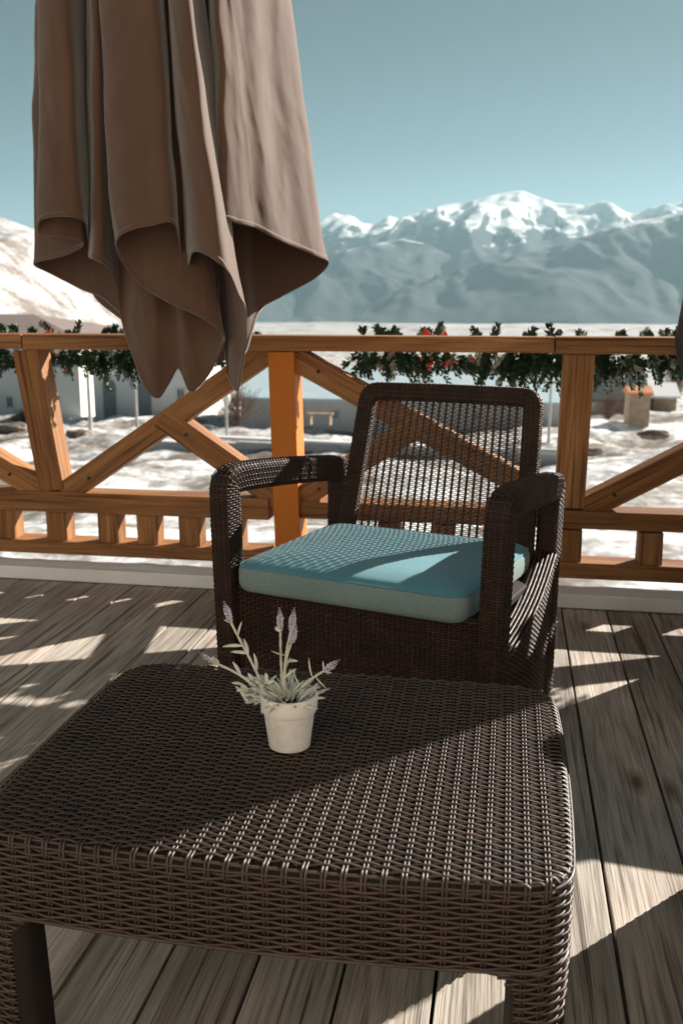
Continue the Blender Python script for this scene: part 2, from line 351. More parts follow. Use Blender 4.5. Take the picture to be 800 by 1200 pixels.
# ------------------------------------------------------------------ railing
YF = 3.46
def railing():
    t = empty('wooden_railing', (0, YF, 0)); tag(t, 'stained wooden balustrade with diagonal braces, stub balusters and one orange post, along the deck edge', 'railing')
    loc = lambda x, y, dy=0: np.array(ony(x, y, YF))-np.array([0, YF-dy, 0])
    def part(name, segs, mat='fence'):
        B = Boards()
        for p0, p1, w, d, up in segs: B.add(p0, p1, w, d, up, bev=.004, jit=.0015)
        return B.obj(name, M[mat], t)
    Z = (0, 0, 1); Yv = (0, 1, 0)
    # top rail in lengths, joints near the posts
    zt = .923
    for a, b in ((-3.6, -1.822), (-1.818, .148), (.152, 2.2), (2.204, 3.3)):
        part('top_rail', [((a, .045, zt), (b, .045, zt), .13, .056, Z)])
    part('lower_rail', [((-3.6, .04, .306), (-.872, .04, .306), .115, .082, Z)])
    part('lower_rail', [((-.752, .04, .3105), (3.3, .04, .3105), .115, .066, Z)])
    part('bottom_rail', [((-3.6, .04, .122), (-.872, .04, .122), .115, .054, Z)])
    part('bottom_rail', [((-.752, .04, .123), (3.3, .04, .123), .115, .058, Z)])
    # orange main post, its face in front of the rails
    part('orange_post', [((-.786, .03, -.35), (-.815, .03, .893), .098, .125, Yv)], 'orange')
    # posts standing on the lower rail
    for (xt, xb) in ((-1.815, -1.745), (.236, .228), (2.28, 2.27), (-3.55, -3.5)):
        part('post', [((xb, .04, .349), (xt, .04, .893), .105, .098, Yv)])
    for xb, xt in ((1.26, 1.25), (-2.82, -2.84)):
        part('post', [((xb, .03, -.35), (xt, .03, .893), .098, .125, Yv)])
    # braces:  V and A shaped pairs, each with a counter brace that meets the long one half way
    def brace(p0, p1, dy=.04, e0=.085, e1=.085):
        p0, p1 = np.array(p0), np.array(p1); u = (p1-p0)/np.linalg.norm(p1-p0); p0 = p0-u*e0; p1 = p1+u*e1
        o = part('brace', [((p0[0], dy, p0[1]), (p1[0], dy, p1[1]), .085, .088, Yv)])
        for k in (e0+.045, -(e1+.045)):
            c = (p0 if k > 0 else p1)+u*k; mb = MB()
            b = bmesh.new(); bmesh.ops.create_cone(b, cap_ends=True, segments=14, radius1=.0075, radius2=.006, depth=.005)
            bmesh.ops.transform(b, matrix=Matrix.Translation((c[0]+random.uniform(-.012, .012), dy-.0455, c[1]+random.uniform(-.01, .01))) @ Matrix.Rotation(PI/2, 4, 'X'), verts=b.verts); mb.merge(b)
            mb.obj('bolt', M['bolt'], o)
    brace((-1.63, .385), (-.93, .855)); brace((-1.22, .600), (-.885, .375))
    brace((-.73, .845), (.11, .40)); brace((-.72, .375), (-.37, .60))
    brace((.35, .385), (1.16, .85)); brace((.80, .59), (1.17, .38))
    brace((1.34, .85), (2.16, .39)); brace((1.35, .38), (1.72, .585))
    brace((-1.87, .385), (-2.72, .85)); brace((-2.33, .59), (-2.72, .38))
    # stub balusters between the two low rails
    xs = [-1.955, -1.735, -1.52, -1.36, -1.19, -1.02, -.60, -.42, -.22, -.02, .235, .515, .76, 1.0, 1.45, 1.68, 1.9, 2.12, 2.36, 2.6, 2.9, -2.15, -2.34, -2.55, -2.98, -3.2, -3.4]
    for x in xs: part('baluster', [((x, .035, .147), (x, .035, .27), .085, .075, Yv)])
railing()

# ------------------------------------------------------------------ evergreen garland along the rail
def garland():
    t = empty('garland', (0, 3.62, .90)); tag(t, 'evergreen Christmas garland with frosted tips and red bows wound along the top rail', 'garland')
    def sprig(V, F, p, d, L, n, nl, nw, droop):
        p = Vector(p); d = Vector(d).normalized()
        for i in range(n):
            f = i/n; q = p+d*L*f+Vector((0, 0, -droop*f*f*L))
            for _ in range(2):
                a = Vector((random.gauss(0, 1), random.gauss(0, 1), random.gauss(0, 1)+.1)); a = (a-d*a.dot(d)).normalized()
                a = (a*.75+d*.65).normalized(); l = nl*random.uniform(.6, 1.1)*(1-.4*f)
                s = a.cross(Vector((random.random(), random.random(), random.random()))).normalized()*nw*.5
                k = len(V); V += [q-s*.5, q+a*l*.5-s, q+a*l, q+a*l*.5+s]; F.append((k, k+1, k+2, k+3))
    Vg, Fg, Vf, Ff = [], [], [], []
    spans = [(-2.6, -1.36, 190), (-.56, 2.0, 520), (-1.36, -.9, 5)]
    for a, b, n in spans:
        for i in range(n):
            x = random.uniform(a, b)
            kind = random.random()
            thick = .55+.45*math.sin(x*7.3)+.4*math.sin(x*17+1)
            if kind < .84:                         # hanging below the rail
                p = (x, random.uniform(-.03, .06), random.uniform(-.05, -.0)); d = (random.uniform(-.9, .9), random.uniform(-.4, .5), -random.uniform(.15, 1))
                L = random.uniform(.03, .095)*(.75+.4*max(0, thick)); hang = 1
            else:
                p = (x, random.uniform(.0, .06), random.uniform(.025, .045)); d = (random.uniform(-.8, .8), random.uniform(-.3, .4), random.uniform(.3, 1)); L = random.uniform(.03, .085)*(.8+.3*thick); hang = .3
            if x > .74 and random.random() < .5:  # taller sprigs out of view, added to shade the armchair's side
                p = (x, random.uniform(.0, .06), random.uniform(.03, .07)); d = (random.uniform(-.8, .8), random.uniform(-.3, .4), random.uniform(.6, 1)); L = random.uniform(.08, .17); hang = .3
            fr = random.random() < (.38 if x > .2 else .18)
            if fr: sprig(Vf, Ff, p, d, L*.8, 16, .028, .011, hang*.5)
            else: sprig(Vg, Fg, p, d, L, 30, .034, .011, hang*.5)
    # the cord the sprigs are tied to
    for a, b in ((-2.6, -1.36), (-.56, 2.0)):
        x = a
        while x < b:
            sprig(Vg, Fg, (x, .03+.02*math.sin(x*9), -.055+.015*math.sin(x*5)), (1, .1*math.sin(x*11), -.1), .07, 22, .036, .009, .1); x += .045
    link('foliage', mesh_np('foliage', [tuple(v) for v in Vg], Fg, False), M['needle'], t)
    link('frosted_tips', mesh_np('frosted_tips', [tuple(v) for v in Vf], Ff, False), M['frost'], t)
    def bow(x, z, s, seed):
        rn = random.Random(seed); V = []; F = []
        for k in range(7):
            a = rn.uniform(.1, PI-.1) if k < 5 else rn.uniform(-2.2, -.9); L = s*rn.uniform(.7, 1.25); w = s*rn.uniform(.22, .34); ty = rn.uniform(-.5, .3)
            d = Vector((math.cos(a), ty*.6, math.sin(a))); q = d.cross(Vector((0, 1, 0))).normalized(); nrm = d.cross(q).normalized()
            rows = []
            for i in range(7):
                f = i/6; wd = w*math.sin(PI*min(1, f*.86+.1)); c = d*L*f+nrm*s*.18*math.sin(f*PI)
                rows.append([c-q*wd, c-nrm*wd*.25, c+q*wd])
            b0 = len(V)
            for r_ in rows: V += [Vector((x, .0, z))+v for v in r_]
            for i in range(6):
                for j in range(2): F.append((b0+i*3+j, b0+i*3+j+1, b0+i*3+j+4, b0+i*3+j+3))
        me = mesh_np('bow', [tuple(v) for v in V], F, True)
        return me
    for x, z, s in ((-.30, .028, .042), (-.235, .026, .036), (-1.80, .032, .034), (-1.74, .030, .030)):
        o = link('bow', bow(x, z, s, int(abs(x)*100)), M['red'], t)
        md = o.modifiers.new('s', 'SOLIDIFY'); md.thickness = .002
    for i in range(16):
        x = random.choice([-.27, -.23, -.18, -1.77])+random.uniform(-.07, .07); mb = MB()
        b = bmesh.new(); bmesh.ops.create_icosphere(b, subdivisions=2, radius=random.uniform(.006, .010)); bmesh.ops.translate(b, vec=(x, random.uniform(-.06, -.02), random.uniform(-.09, -.03)), verts=b.verts); mb.merge(b)
        mb.obj('berry', M['berry'], t, True)
garland()

# ------------------------------------------------------------------ wicker table
def table():
    TX0, TX1, TY0, TY1, TZ = -.668, .098, .998, 1.590, .42
    cx, cy = (TX0+TX1)/2, (TY0+TY1)/2; hx, hy = (TX1-TX0)/2, (TY1-TY0)/2
    t = empty('coffee_table', (cx, cy, 0)); tag(t, 'low dark brown woven wicker coffee table in the foreground, carrying the potted lavender', 'table')
    rc = .062; RO = .012; pitch = .0233; row = .0064; A = .0019
    # outline as closed curve with arc length, bowed sides
    pts = []
    def arc(ccx, ccy, a0):
        for i in range(13): a = a0+PI/2*i/12; pts.append((ccx+rc*math.cos(a), ccy+rc*math.sin(a)))
    n_e = 60
    def edge(p, q, bow, nx_, ny_):
        for i in range(1, n_e): f = i/n_e; b = bow*(1-(2*f-1)**2); pts.append((p[0]+(q[0]-p[0])*f+nx_*b, p[1]+(q[1]-p[1])*f+ny_*b))
    bx_, by_ = .006, .016
    # start: front edge left end, going right (counter-clockwise from above)
    edge((-hx+rc, -hy), (hx-rc, -hy), by_, 0, -1); arc(hx-rc, -hy+rc, -PI/2)
    edge((hx, -hy+rc), (hx, hy-rc), bx_, 1, 0); arc(hx-rc, hy-rc, 0)
    edge((hx-rc, hy), (-hx+rc, hy), by_, 0, 1); arc(-hx+rc, hy-rc, PI/2)
    edge((-hx, hy-rc), (-hx, -hy+rc), bx_, -1, 0); arc(-hx+rc, -hy+rc, PI)
    O = np.array(pts); 
    for _ in range(3): O = (np.roll(O, 1, 0)+2*O+np.roll(O, -1, 0))/4
    seg = np.linalg.norm(np.roll(O, -1, 0)-O, axis=1); S = np.concatenate([[0], np.cumsum(seg)]); per = S[-1]
    Oc = np.vstack([O, O[:1]])
    Tn = np.roll(O, -1, 0)-np.roll(O, 1, 0); Nn = np.stack([Tn[:, 1], -Tn[:, 0]], 1); Nn /= np.linalg.norm(Nn, axis=1, keepdims=True); Nc = np.vstack([Nn, Nn[:1]])
    def out(s):
        s = np.mod(s, per); return np.stack([np.interp(s, S, Oc[:, 0]), np.interp(s, S, Oc[:, 1])], -1), np.stack([np.interp(s, S, Nc[:, 0]), np.interp(s, S, Nc[:, 1])], -1)
    def xspan(y):       # outline half crossing
        R_ = O[O[:, 0] > 0]; L_ = O[O[:, 0] < 0]
        ri = np.argsort(R_[:, 1]); li = np.argsort(L_[:, 1])
        return np.interp(y, L_[li, 1], L_[li, 0]), np.interp(y, R_[ri, 1], R_[ri, 0])
    def yspan(x):
        F_ = O[O[:, 1] < 0]; B_ = O[O[:, 1] > 0]
        fi = np.argsort(F_[:, 0]); bi = np.argsort(B_[:, 0])
        return np.interp(x, F_[fi, 0], F_[fi, 1]), np.interp(x, B_[bi, 0], B_[bi, 1])
    kx = int((hx-.02)/pitch); xk = np.arange(-kx, kx+1)*pitch
    # --- top
    a = Acc()
    ys = np.arange(-hy-.010+.012, hy+.010-.008, row)
    m = 4*(2*kx+4)+1
    for j, y in enumerate(ys):
        xl, xr = xspan(y)
        if xr-xl < .3: continue
        x = np.linspace(xl+.004, xr-.004, m)
        z = TZ-.003+A*np.cos(PI*(x/pitch+j))
        e = np.minimum(x-xl, xr-x); dp = np.clip((RO-e)/RO, 0, 1); z = z-.011*dp**2
        jit = .0004*np.sin(x*37+j*1.7)+.0007*pn(x*9+3.1*j, np.full_like(x, j*.37)); z = z+.0006*pn(x*14+j*5.3, np.full_like(x, 7.7+j*.9))
        P = np.stack([x, y+jit, z], -1)
        a.strands(P[None], np.array([0, 0, 1.]), .0041, .0026, 6)
    # spoke pairs, over the rim
    for x in xk:
        for dx in (-.0023, .0023):
            y0, y1 = yspan(x+dx)
            y = np.concatenate([[y0+.0005, y0+.0005, y0+.003, y0+.008], np.linspace(y0+.014, y1-.014, 60), [y1-.008, y1-.003, y1-.0005, y1-.0005]])
            z = np.concatenate([[TZ-.022, TZ-.011, TZ-.004, TZ-.0022], np.full(60, TZ-.003), [TZ-.0022, TZ-.004, TZ-.011, TZ-.022]])
            P = np.stack([np.full_like(y, x+dx), y, z], -1)
            N = np.zeros_like(P); N[:, 2] = 1; N[:2] = (0, -1, .15); N[2] = (0, -.8, .6); N[-2:] = (0, 1, .15); N[-3] = (0, .8, .6)
            a.strands(P[None], N[None], .0034, .0032, 6)
    # rim wire round the edge
    s = np.linspace(0, per, 400, endpoint=False); p, n = out(s)
    for off, zz, w in ((-.006, TZ-.0065, .004), (-.0015, TZ-.0125, .0044)):
        P = np.concatenate([p+n*off, np.full((400, 1), zz)], 1); N = np.concatenate([n*.7, np.full((400, 1), .7)], 1)
        a.strands(P[None], N[None], w, .003, 6, closed=True)
    top = a.obj('tabletop', M['wicker_table'], t)
    # dark core below the weave
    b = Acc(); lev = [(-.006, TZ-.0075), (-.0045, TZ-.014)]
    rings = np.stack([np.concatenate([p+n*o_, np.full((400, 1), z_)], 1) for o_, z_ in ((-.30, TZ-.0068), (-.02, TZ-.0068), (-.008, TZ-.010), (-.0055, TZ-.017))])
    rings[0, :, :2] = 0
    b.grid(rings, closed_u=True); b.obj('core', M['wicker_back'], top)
    # --- apron: spokes on the perimeter
    front = np.array([x for x in xk if abs(x) < hx-rc])
    s_f = np.array([np.interp(x, O[:n_e-1, 0], S[:n_e-1]) for x in front])
    gap = per-(s_f[-1]-s_f[0]); nrest = int(round(gap/pitch)); 
    if (len(s_f)+nrest-1) % 2: nrest += 1
    sk = np.concatenate([s_f, s_f[-1]+gap/nrest*np.arange(1, nrest)]); NS = len(sk)
    skx = np.concatenate([sk, [sk[0]+per]]); kidx = np.arange(NS+1)
    def phase(s_): return np.interp(np.mod(s_-sk[0], per)+sk[0], skx, kidx)
    corners = []
    for (ccx, ccy) in ((hx, -hy), (hx, hy), (-hx, hy), (-hx, -hy)):
        d = np.linalg.norm(O-np.array([ccx, ccy]), axis=1); corners.append(S[np.argmin(d)])
    zb = TZ-.119; LEGW = .044
    a = Acc(); sS = np.linspace(0, per, NS*4, endpoint=False); p, n = out(sS)
    ph = phase(sS); zr = np.arange(TZ-.0185, zb, -row)
    ap_in = .0035
    for j, z in enumerate(zr):
        o_ = A*np.cos(PI*(ph+j)); P = np.concatenate([p+n*(o_-ap_in)[:, None], (z+.0004*np.sin(ph*2.1+j))[:, None]], 1)
        a.strands(P[None], np.concatenate([n, np.zeros((len(n), 1))], 1)[None], .0042, .0026, 6, closed=True)
    def spokes(acc, ss, z0, z1):
        for s_ in ss:
            for ds in (-.0023, .0023):
                q, nn = out(np.array([s_+ds])); z = np.linspace(z0, z1, 14)
                P = np.stack([np.full(14, q[0, 0]-nn[0, 0]*(ap_in+.0011)), np.full(14, q[0, 1]-nn[0, 1]*(ap_in+.0011)), z], -1)
                acc.strands(P[None], np.array([nn[0, 0], nn[0, 1], 0.]), .0034, .0028, 5)
    spokes(a, sk, TZ-.018, zb)
    q = np.stack([np.concatenate([p-n*ap_in, np.full((len(p), 1), zb+.001)], 1)]); a.strands(q, np.concatenate([n, np.zeros((len(n), 1))], 1)[None], .005, .006, 6, closed=True)
    ap = a.obj('apron', M['wicker_table'], t)
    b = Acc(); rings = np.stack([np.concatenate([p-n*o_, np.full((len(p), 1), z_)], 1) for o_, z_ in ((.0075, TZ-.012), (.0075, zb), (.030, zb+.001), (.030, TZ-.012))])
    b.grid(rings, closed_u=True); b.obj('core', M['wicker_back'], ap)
    # --- legs: the apron weave runs on down round each corner
    for ci, s0 in enumerate(corners):
        a = Acc(); j = len(zr); z = zr[-1]-row
        while z > .004:
            fil = .035*max(0, 1-(zb-z)/.035)**2; hw = LEGW+.008+fil
            ss = np.linspace(s0-hw, s0+hw, 44); pp, nn = out(ss); o_ = A*np.cos(PI*(phase(ss)+j))
            inn = .012*(zb-z)/zb
            P = np.concatenate([pp+nn*(o_-ap_in-inn*.6)[:, None], np.full((44, 1), z)], 1)
            # ends turn inwards
            e0 = P[0]-np.array([nn[0, 0], nn[0, 1], 0])*.006; e1 = P[-1]-np.array([nn[-1, 0], nn[-1, 1], 0])*.006
            P = np.vstack([e0, P, e1]); N = np.concatenate([np.vstack([nn[:1], nn, nn[-1:]]), np.zeros((46, 1))], 1)
            a.strands(P[None], N[None], .0042, .0026, 6); j += 1; z -= row
        near = [s_ for s_ in sk if abs((s_-s0+per/2) % per-per/2) < LEGW]
        for s_ in near:
            for ds in (-.0023, .0023):
                q, nn = out(np.array([s_+ds])); zz = np.linspace(zb, .003, 14); inn = .012*(zb-zz)/zb*.6+ap_in+.0011
                P = np.stack([q[0, 0]-nn[0, 0]*inn, q[0, 1]-nn[0, 1]*inn, zz], -1); a.strands(P[None], np.array([nn[0, 0], nn[0, 1], 0.]), .0034, .0028, 5)
        # solid inside of the leg
        b = Acc(); ss = np.linspace(s0-LEGW-.006, s0+LEGW+.006, 30); pp, nn = out(ss)
        sgx, sgy = (1 if pp[15, 0] > 0 else -1), (1 if pp[15, 1] > 0 else -1)
        loopo = np.vstack([pp-nn*.008, [[sgx*(hx-LEGW-.022), pp[-1, 1]-nn[-1, 1]*.008]] if False else np.empty((0, 2))])
        c_in = np.array([[sgx*(hx-LEGW-.03), sgy*(hy-LEGW-.03)]])
        e0, e1 = loopo[-1], loopo[0]
        loop = np.vstack([loopo, c_in])
        rings = np.stack([np.concatenate([loop-np.sign(loop)*.0075*(zb-z_)/zb, np.full((len(loop), 1), z_)], 1) for z_ in (zb+.01, .2, .0)])
        b.grid(rings, closed_u=True, flip=True)
        leg = a.obj('leg', M['wicker_table'], t); b.obj('core', M['wicker_back'], leg)
    return t
table()

# ------------------------------------------------------------------ wicker chair
def rrect(w, h, r, n):
    """n points evenly spaced round a rounded rectangle, with normals"""
    r = min(r, w/2*.98, h/2*.98)
    pts = []; nor = []
    for cx_, cy_, a0 in ((w/2-r, h/2-r, 0), (-w/2+r, h/2-r, PI/2), (-w/2+r, -h/2+r, PI), (w/2-r, -h/2+r, 1.5*PI)):
        for i in range(25):
            a = a0+PI/2*i/24; pts.append((cx_+r*math.cos(a), cy_+r*math.sin(a))); nor.append((math.cos(a), math.sin(a)))
    P = np.array(pts+pts[:1]); N = np.array(nor+nor[:1]); d = np.concatenate([[0], np.cumsum(np.linalg.norm(np.diff(P, axis=0), axis=1))])
    d += np.arange(len(d))*1e-9
    s = np.arange(n)/n*d[-1]
    pp = np.stack([np.interp(s, d, P[:, 0]), np.interp(s, d, P[:, 1])], 1)
    nn = np.stack([np.interp(s, d, N[:, 0]), np.interp(s, d, N[:, 1])], 1); nn /= np.linalg.norm(nn, axis=1, keepdims=True)
    return pp, nn, d[-1]
def smooth_path(pts, step, it=4):
    P = np.array(pts, float)
    for _ in range(it):      # Chaikin
        Q = np.empty((2*(len(P)-1), 3)); Q[0::2] = .75*P[:-1]+.25*P[1:]; Q[1::2] = .25*P[:-1]+.75*P[1:]; P = np.vstack([P[:1], Q, P[-1:]])
    d = np.concatenate([[0], np.cumsum(np.linalg.norm(np.diff(P, axis=0), axis=1))]); n = max(4, int(round(d[-1]/step)))
    s = np.linspace(0, d[-1], n+1)
    return np.stack([np.interp(s, d, P[:, k]) for k in range(3)], 1)
def woven_tube(acc, core, path, lat, w, h, r, spitch=.013, row=.0065, A=.0017, ww=.0040, wt=.0024, taper=None):
    C = smooth_path(path, row); T = np.gradient(C, axis=0); T /= np.linalg.norm(T, axis=1, keepdims=True)
    lat = np.broadcast_to(np.array(lat, float), C.shape); B = lat-T*(lat*T).sum(1, keepdims=True); B /= np.linalg.norm(B, axis=1, keepdims=True); U = np.cross(T, B)
    _, _, per = rrect(w, h, r, 8); ns = max(6, int(round(per/spitch/2))*2); m = ns*4
    pp, nn, _ = rrect(w, h, r, m)
    sc_ = np.ones(len(C)) if taper is None else taper(np.linspace(0, 1, len(C)))
    base = C[:, None]+(B[:, None]*pp[None, :, :1]+U[:, None]*pp[None, :, 1:])*sc_[:, None, None]
    nor = B[:, None]*nn[None, :, :1]+U[:, None]*nn[None, :, 1:]
    ph = np.arange(m)/4
    off = A*np.cos(PI*(ph[None]+np.arange(len(C))[:, None]))-.002
    acc.strands(base+nor*off[..., None], nor, ww, wt, 6, closed=True)
    sp = (base-nor*.002)[::2, ::4].transpose(1, 0, 2); sn = nor[::2, ::4].transpose(1, 0, 2)
    acc.strands(sp, sn, .0036, .0026, 5)
    inn = base[::2]-nor[::2]*.0042; core.grid(inn, closed_u=True)
    for ring in (inn[0], inn[-1]):
        c = ring.mean(0); core.grid(np.stack([ring, np.broadcast_to(c, ring.shape)]), closed_u=True)
def woven_sheet(acc, surf, nrm, u0, u1, v0, v1, spitch=.013, row=.0065, A=.0017, ww=.0040, wt=.0024, urange=None, double=False):
    """rows run along u, spokes along v"""
    k0, k1 = math.ceil(u0/spitch), math.floor(u1/spitch); j = 0; v = v0
    while v < v1:
        a, b = (u0, u1) if urange is None else urange(v)
        if b-a > .02:
            m = max(8, int((b-a)/spitch*4)); u = np.linspace(a, b, m)
            P = surf(u, np.full(m, v)); N = nrm(u, np.full(m, v)); off = A*np.cos(PI*(u/spitch+j))
            acc.strands((P+N*off[:, None])[None], N[None], ww, wt, 6)
        v += row; j += 1
    for k in range(k0, k1+1):
        u = k*spitch; vv = np.linspace(v0, v1, 30)
        if urange is not None:
            ok = np.array([urange(x)[0] <= u <= urange(x)[1] for x in vv]); vv = vv[ok]
            if len(vv) < 3: continue
        P = surf(np.full(len(vv), u), vv); N = nrm(np.full(len(vv), u), vv); acc.strands(P[None], N[None], .0036, .0026, 5)

def chair_proto():
    t = empty('wicker_armchair')
    W, K = M['wicker'], M['wicker_back']
    # arm frames: front post, armrest and rear post in one bent tube
    for s in (-1, 1):
        a = Acc(); c = Acc()
        path = [(s*.345, -.262, .0), (s*.349, -.264, .22), (s*.355, -.266, .45), (s*.359, -.266, .615), (s*.360, -.255, .628), (s*.358, -.20, .632), (s*.346, .02, .614), (s*.329, .22, .592), (s*.325, .275, .586), (s*.322, .292, .568), (s*.320, .290, .50), (s*.318, .280, .25), (s*.318, .275, .0)]
        woven_tube(a, c, path, (1, 0, 0), .060, .074, .015)
        o = a.obj('arm_frame', W, t); c.obj('core', K, o)
    # side panels below the armrests, upper edge rising to the back
    def ztop(y): 
        f = np.clip((y+.25)/.50, 0, 1); return .265+.135*f**1.5
    ygrid = np.linspace(-.25, .25, 60)
    for s in (-1, 1):
        def surf(u, v): 
            f = (u+.25)/.5; x = .372-.024*f+.010*np.sin(f*PI)-.014*(1-v/.4)
            return np.stack([s*x, u, v], -1)
        def nrm(u, v): return np.broadcast_to(np.array([s*1., 0, 0]), (len(u), 3))
        def ur(v):
            zt = ztop(ygrid); ok = ygrid[zt >= v]
            return (ok[0], .25) if len(ok) else (0, 0)
        a = Acc(); woven_sheet(a, surf, nrm, -.25, .25, .02, .40, spitch=.0125, urange=ur)
        # rounded ledge with lengthwise strands
        y = np.linspace(-.235, .262, 50); z = ztop(y); 
        for i, (dx, dz) in enumerate(((.0, .000), (-.008, .006), (-.017, .009), (-.027, .010), (-.037, .010), (-.047, .008), (-.056, .003), (-.062, -.005))):
            P = surf(y, z); P[:, 0] += s*dx; P[:, 2] += dz; a.strands(P[None], np.array([0, 0, 1.]), .0085, .006, 6)
        o = a.obj('side_panel', W, t)
        c = Acc(); yy = np.linspace(-.25, .265, 40); zz = ztop(yy)
        def st(dx, zv): P = surf(yy, zv); P[:, 0] += s*dx; return P
        c.grid(np.stack([st(-.005, np.full(40, .02)), st(-.005, zz-.002), st(-.030, zz+.006), st(-.06, zz-.004), st(-.06, np.full(40, .02))]))
        c.obj('core', K, o)
    # front panel under the cushion
    a = Acc()
    fs = lambda u, v: np.stack([u, -.272-.010*np.cos(u/.33*PI/2)+0*v, v], -1)
    fn = lambda u, v: np.broadcast_to(np.array([0, -1., 0]), (len(u), 3))
    woven_sheet(a, fs, fn, -.325, .325, .06, .362, spitch=.0125)
    ux = np.linspace(-.33, .33, 60)
    for v, d in ((.362, 0), (.367, .006), (.06, 0)):
        P = fs(ux, np.full(60, v)); P[:, 1] += d; a.strands(P[None], np.array([0, -.7, .7]), .007, .006, 6)
    o = a.obj('front_panel', W, t)
    c = Acc(); P = fs(ux, np.full(60, .06)); P2 = fs(ux, np.full(60, .364)); P[:, 1] += .006; P2[:, 1] += .006; P3 = P2.copy(); P3[:, 1] += .03; P4 = P.copy(); P4[:, 1] += .03
    c.grid(np.stack([P, P2, P3, P4])); c.obj('core', K, o)
    mb = MB(); mb.box((0, 0, .345), (.64, .50, .02), bev=.004); mb.obj('seat_deck', K, t)
    # rear panel below the seat
    a = Acc()
    rs = lambda u, v: np.stack([u, .262+0*v, v], -1); rn_ = lambda u, v: np.broadcast_to(np.array([0, 1., 0]), (len(u), 3))
    woven_sheet(a, rs, rn_, -.31, .31, .06, .36, spitch=.025, row=.009, ww=.005)
    a.obj('rear_panel', W, t)
    # back: bent frame and open lattice, leaning
    def bp(x, z): 
        f = (z-.40)/.436; return np.array([x*(1-.085*f), .225+.118*f, z])
    hw = .270; r_ = .05; zt = .812
    path = [bp(-hw, .30), bp(-hw, .5), bp(-hw, zt-.06), bp(-hw, zt-.014), bp(-hw+.014, zt-.001), bp(-hw+.06, zt), bp(0, zt+.002), bp(hw-.06, zt), bp(hw-.014, zt-.001), bp(hw, zt-.014), bp(hw, zt-.06), bp(hw, .5), bp(hw, .30)]
    ny = Vector((0, -.436, .118)).normalized()
    a = Acc(); c = Acc(); woven_tube(a, c, path, (0, 1, -.27), .036, .054, .012)
    # one wider side stile each
    fr = a.obj('back_frame', W, t); c.obj('core', K, fr)
    a = Acc(); nb = np.array([0, -.965, .26])
    xs = np.arange(-10, 11)*.0222
    zz = np.linspace(.33, zt-.015, 40)
    for x in xs:
        P = np.stack([bp(x, z) for z in zz]); P = P+nb*.002
        a.strands(P[None], nb, .0078, .0055, 6)
    rows = np.arange(.34, zt-.025, .0056)
    xx = np.linspace(-.236, .236, 21*4+1)
    for j, z in enumerate(rows):
        P = np.stack([bp(x, z) for x in xx]); P = P+nb*(.0036*np.cos(PI*(xx/.0222+j)))[:, None]
        P[:, 2] += .0012*np.cos(PI*(xx/.0222+j))
        a.strands(P[None], nb, .0027, .0019, 5)
    a.obj('back_lattice', W, t)
    return t
EXA = R(-17.5)
exv = np.array([math.cos(EXA), math.sin(EXA), 0]); eyv = np.array([-math.sin(EXA), math.cos(EXA), 0])
G = onz(638, 806); CO = G-.325*exv-.30*eyv
chair = chair_proto(); chair.location = tuple(CO); chair.rotation_euler = (0, 0, EXA)
tag(chair, 'dark brown wicker armchair with open lattice back and teal cushion, behind the coffee table', 'armchair', 'wicker armchairs round the coffee table')
# second armchair at the right, only its front post inside the frame
ch2 = copy_tree(chair)
e2y = np.array([.998, .06, 0]); a2 = math.atan2(-e2y[0], e2y[1])
e2x = np.array([math.cos(a2), math.sin(a2), 0])
corner = np.array([.352, 1.70, 0]); ch2.location = tuple(corner+.375*e2x+.30*e2y); ch2.rotation_euler = (0, 0, a2)
tag(ch2, 'second dark wicker armchair, only a front leg edge showing at the right picture edge', 'armchair', 'wicker armchairs round the coffee table')

shade_chair = copy_tree(chair); shade_chair.location = (.94, 2.65, 0); shade_chair.rotation_euler = (0, 0, R(-8))  # out-of-view chair added to cast shade on the right-hand boards
tag(shade_chair, 'unseen third dark wicker armchair, added to shade the deck, beyond the right picture edge', 'armchair', 'wicker armchairs round the coffee table')

# ------------------------------------------------------------------ seat cushions
def cushion_proto():
    t = empty('seat_cushion')
    hx_, hy_, z0, z1, rc = .302, .262, .0, .072, .042
    pp, nn, per = rrect(hx_*2, hy_*2, rc, 160)
    # top
    a = Acc(); rings = []
    for f in np.concatenate([np.linspace(0, .9, 26), [.94, .97, .99, 1.0]]):
        q = pp*f; e = 1-f
        dome = .022*(1-f**4); drop = -.007*max(0, (f-.94)/.06)**2
        wr = .0015*fbm(q[:, 0]*9+3, q[:, 1]*9, 3)*(1-f**6)
        rings.append(np.concatenate([q, (z1+dome+drop+wr)[:, None]], 1))
    a.grid(np.stack(rings), closed_u=True); a.obj('top_cover', M['teal'], t)
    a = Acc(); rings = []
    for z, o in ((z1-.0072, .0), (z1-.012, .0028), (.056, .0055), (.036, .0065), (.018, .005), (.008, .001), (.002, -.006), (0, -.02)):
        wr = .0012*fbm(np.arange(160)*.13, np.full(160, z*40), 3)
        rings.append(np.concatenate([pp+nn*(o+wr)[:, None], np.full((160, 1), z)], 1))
    a.grid(np.stack(rings), closed_u=True, flip=True); a.obj('side_band', M['teal_bounce'], t)
    a = Acc(); P = np.concatenate([pp+nn*.0012, np.full((160, 1), z1-.0065)], 1); a.strands(P[None], np.concatenate([nn, np.zeros((160, 1))], 1)[None], .005, .005, 8, closed=True)
    a.obj('piping', M['teal'], t)
    return t
cu = cushion_proto(); cu.location = tuple(CO+np.array([0, 0, .357])-.035*eyv-.012*exv); cu.rotation_euler = (0, 0, EXA)
tag(cu, 'teal seat cushion with warm bounce light painted grey-green into its side band, lying on the armchair behind the table', 'cushion')

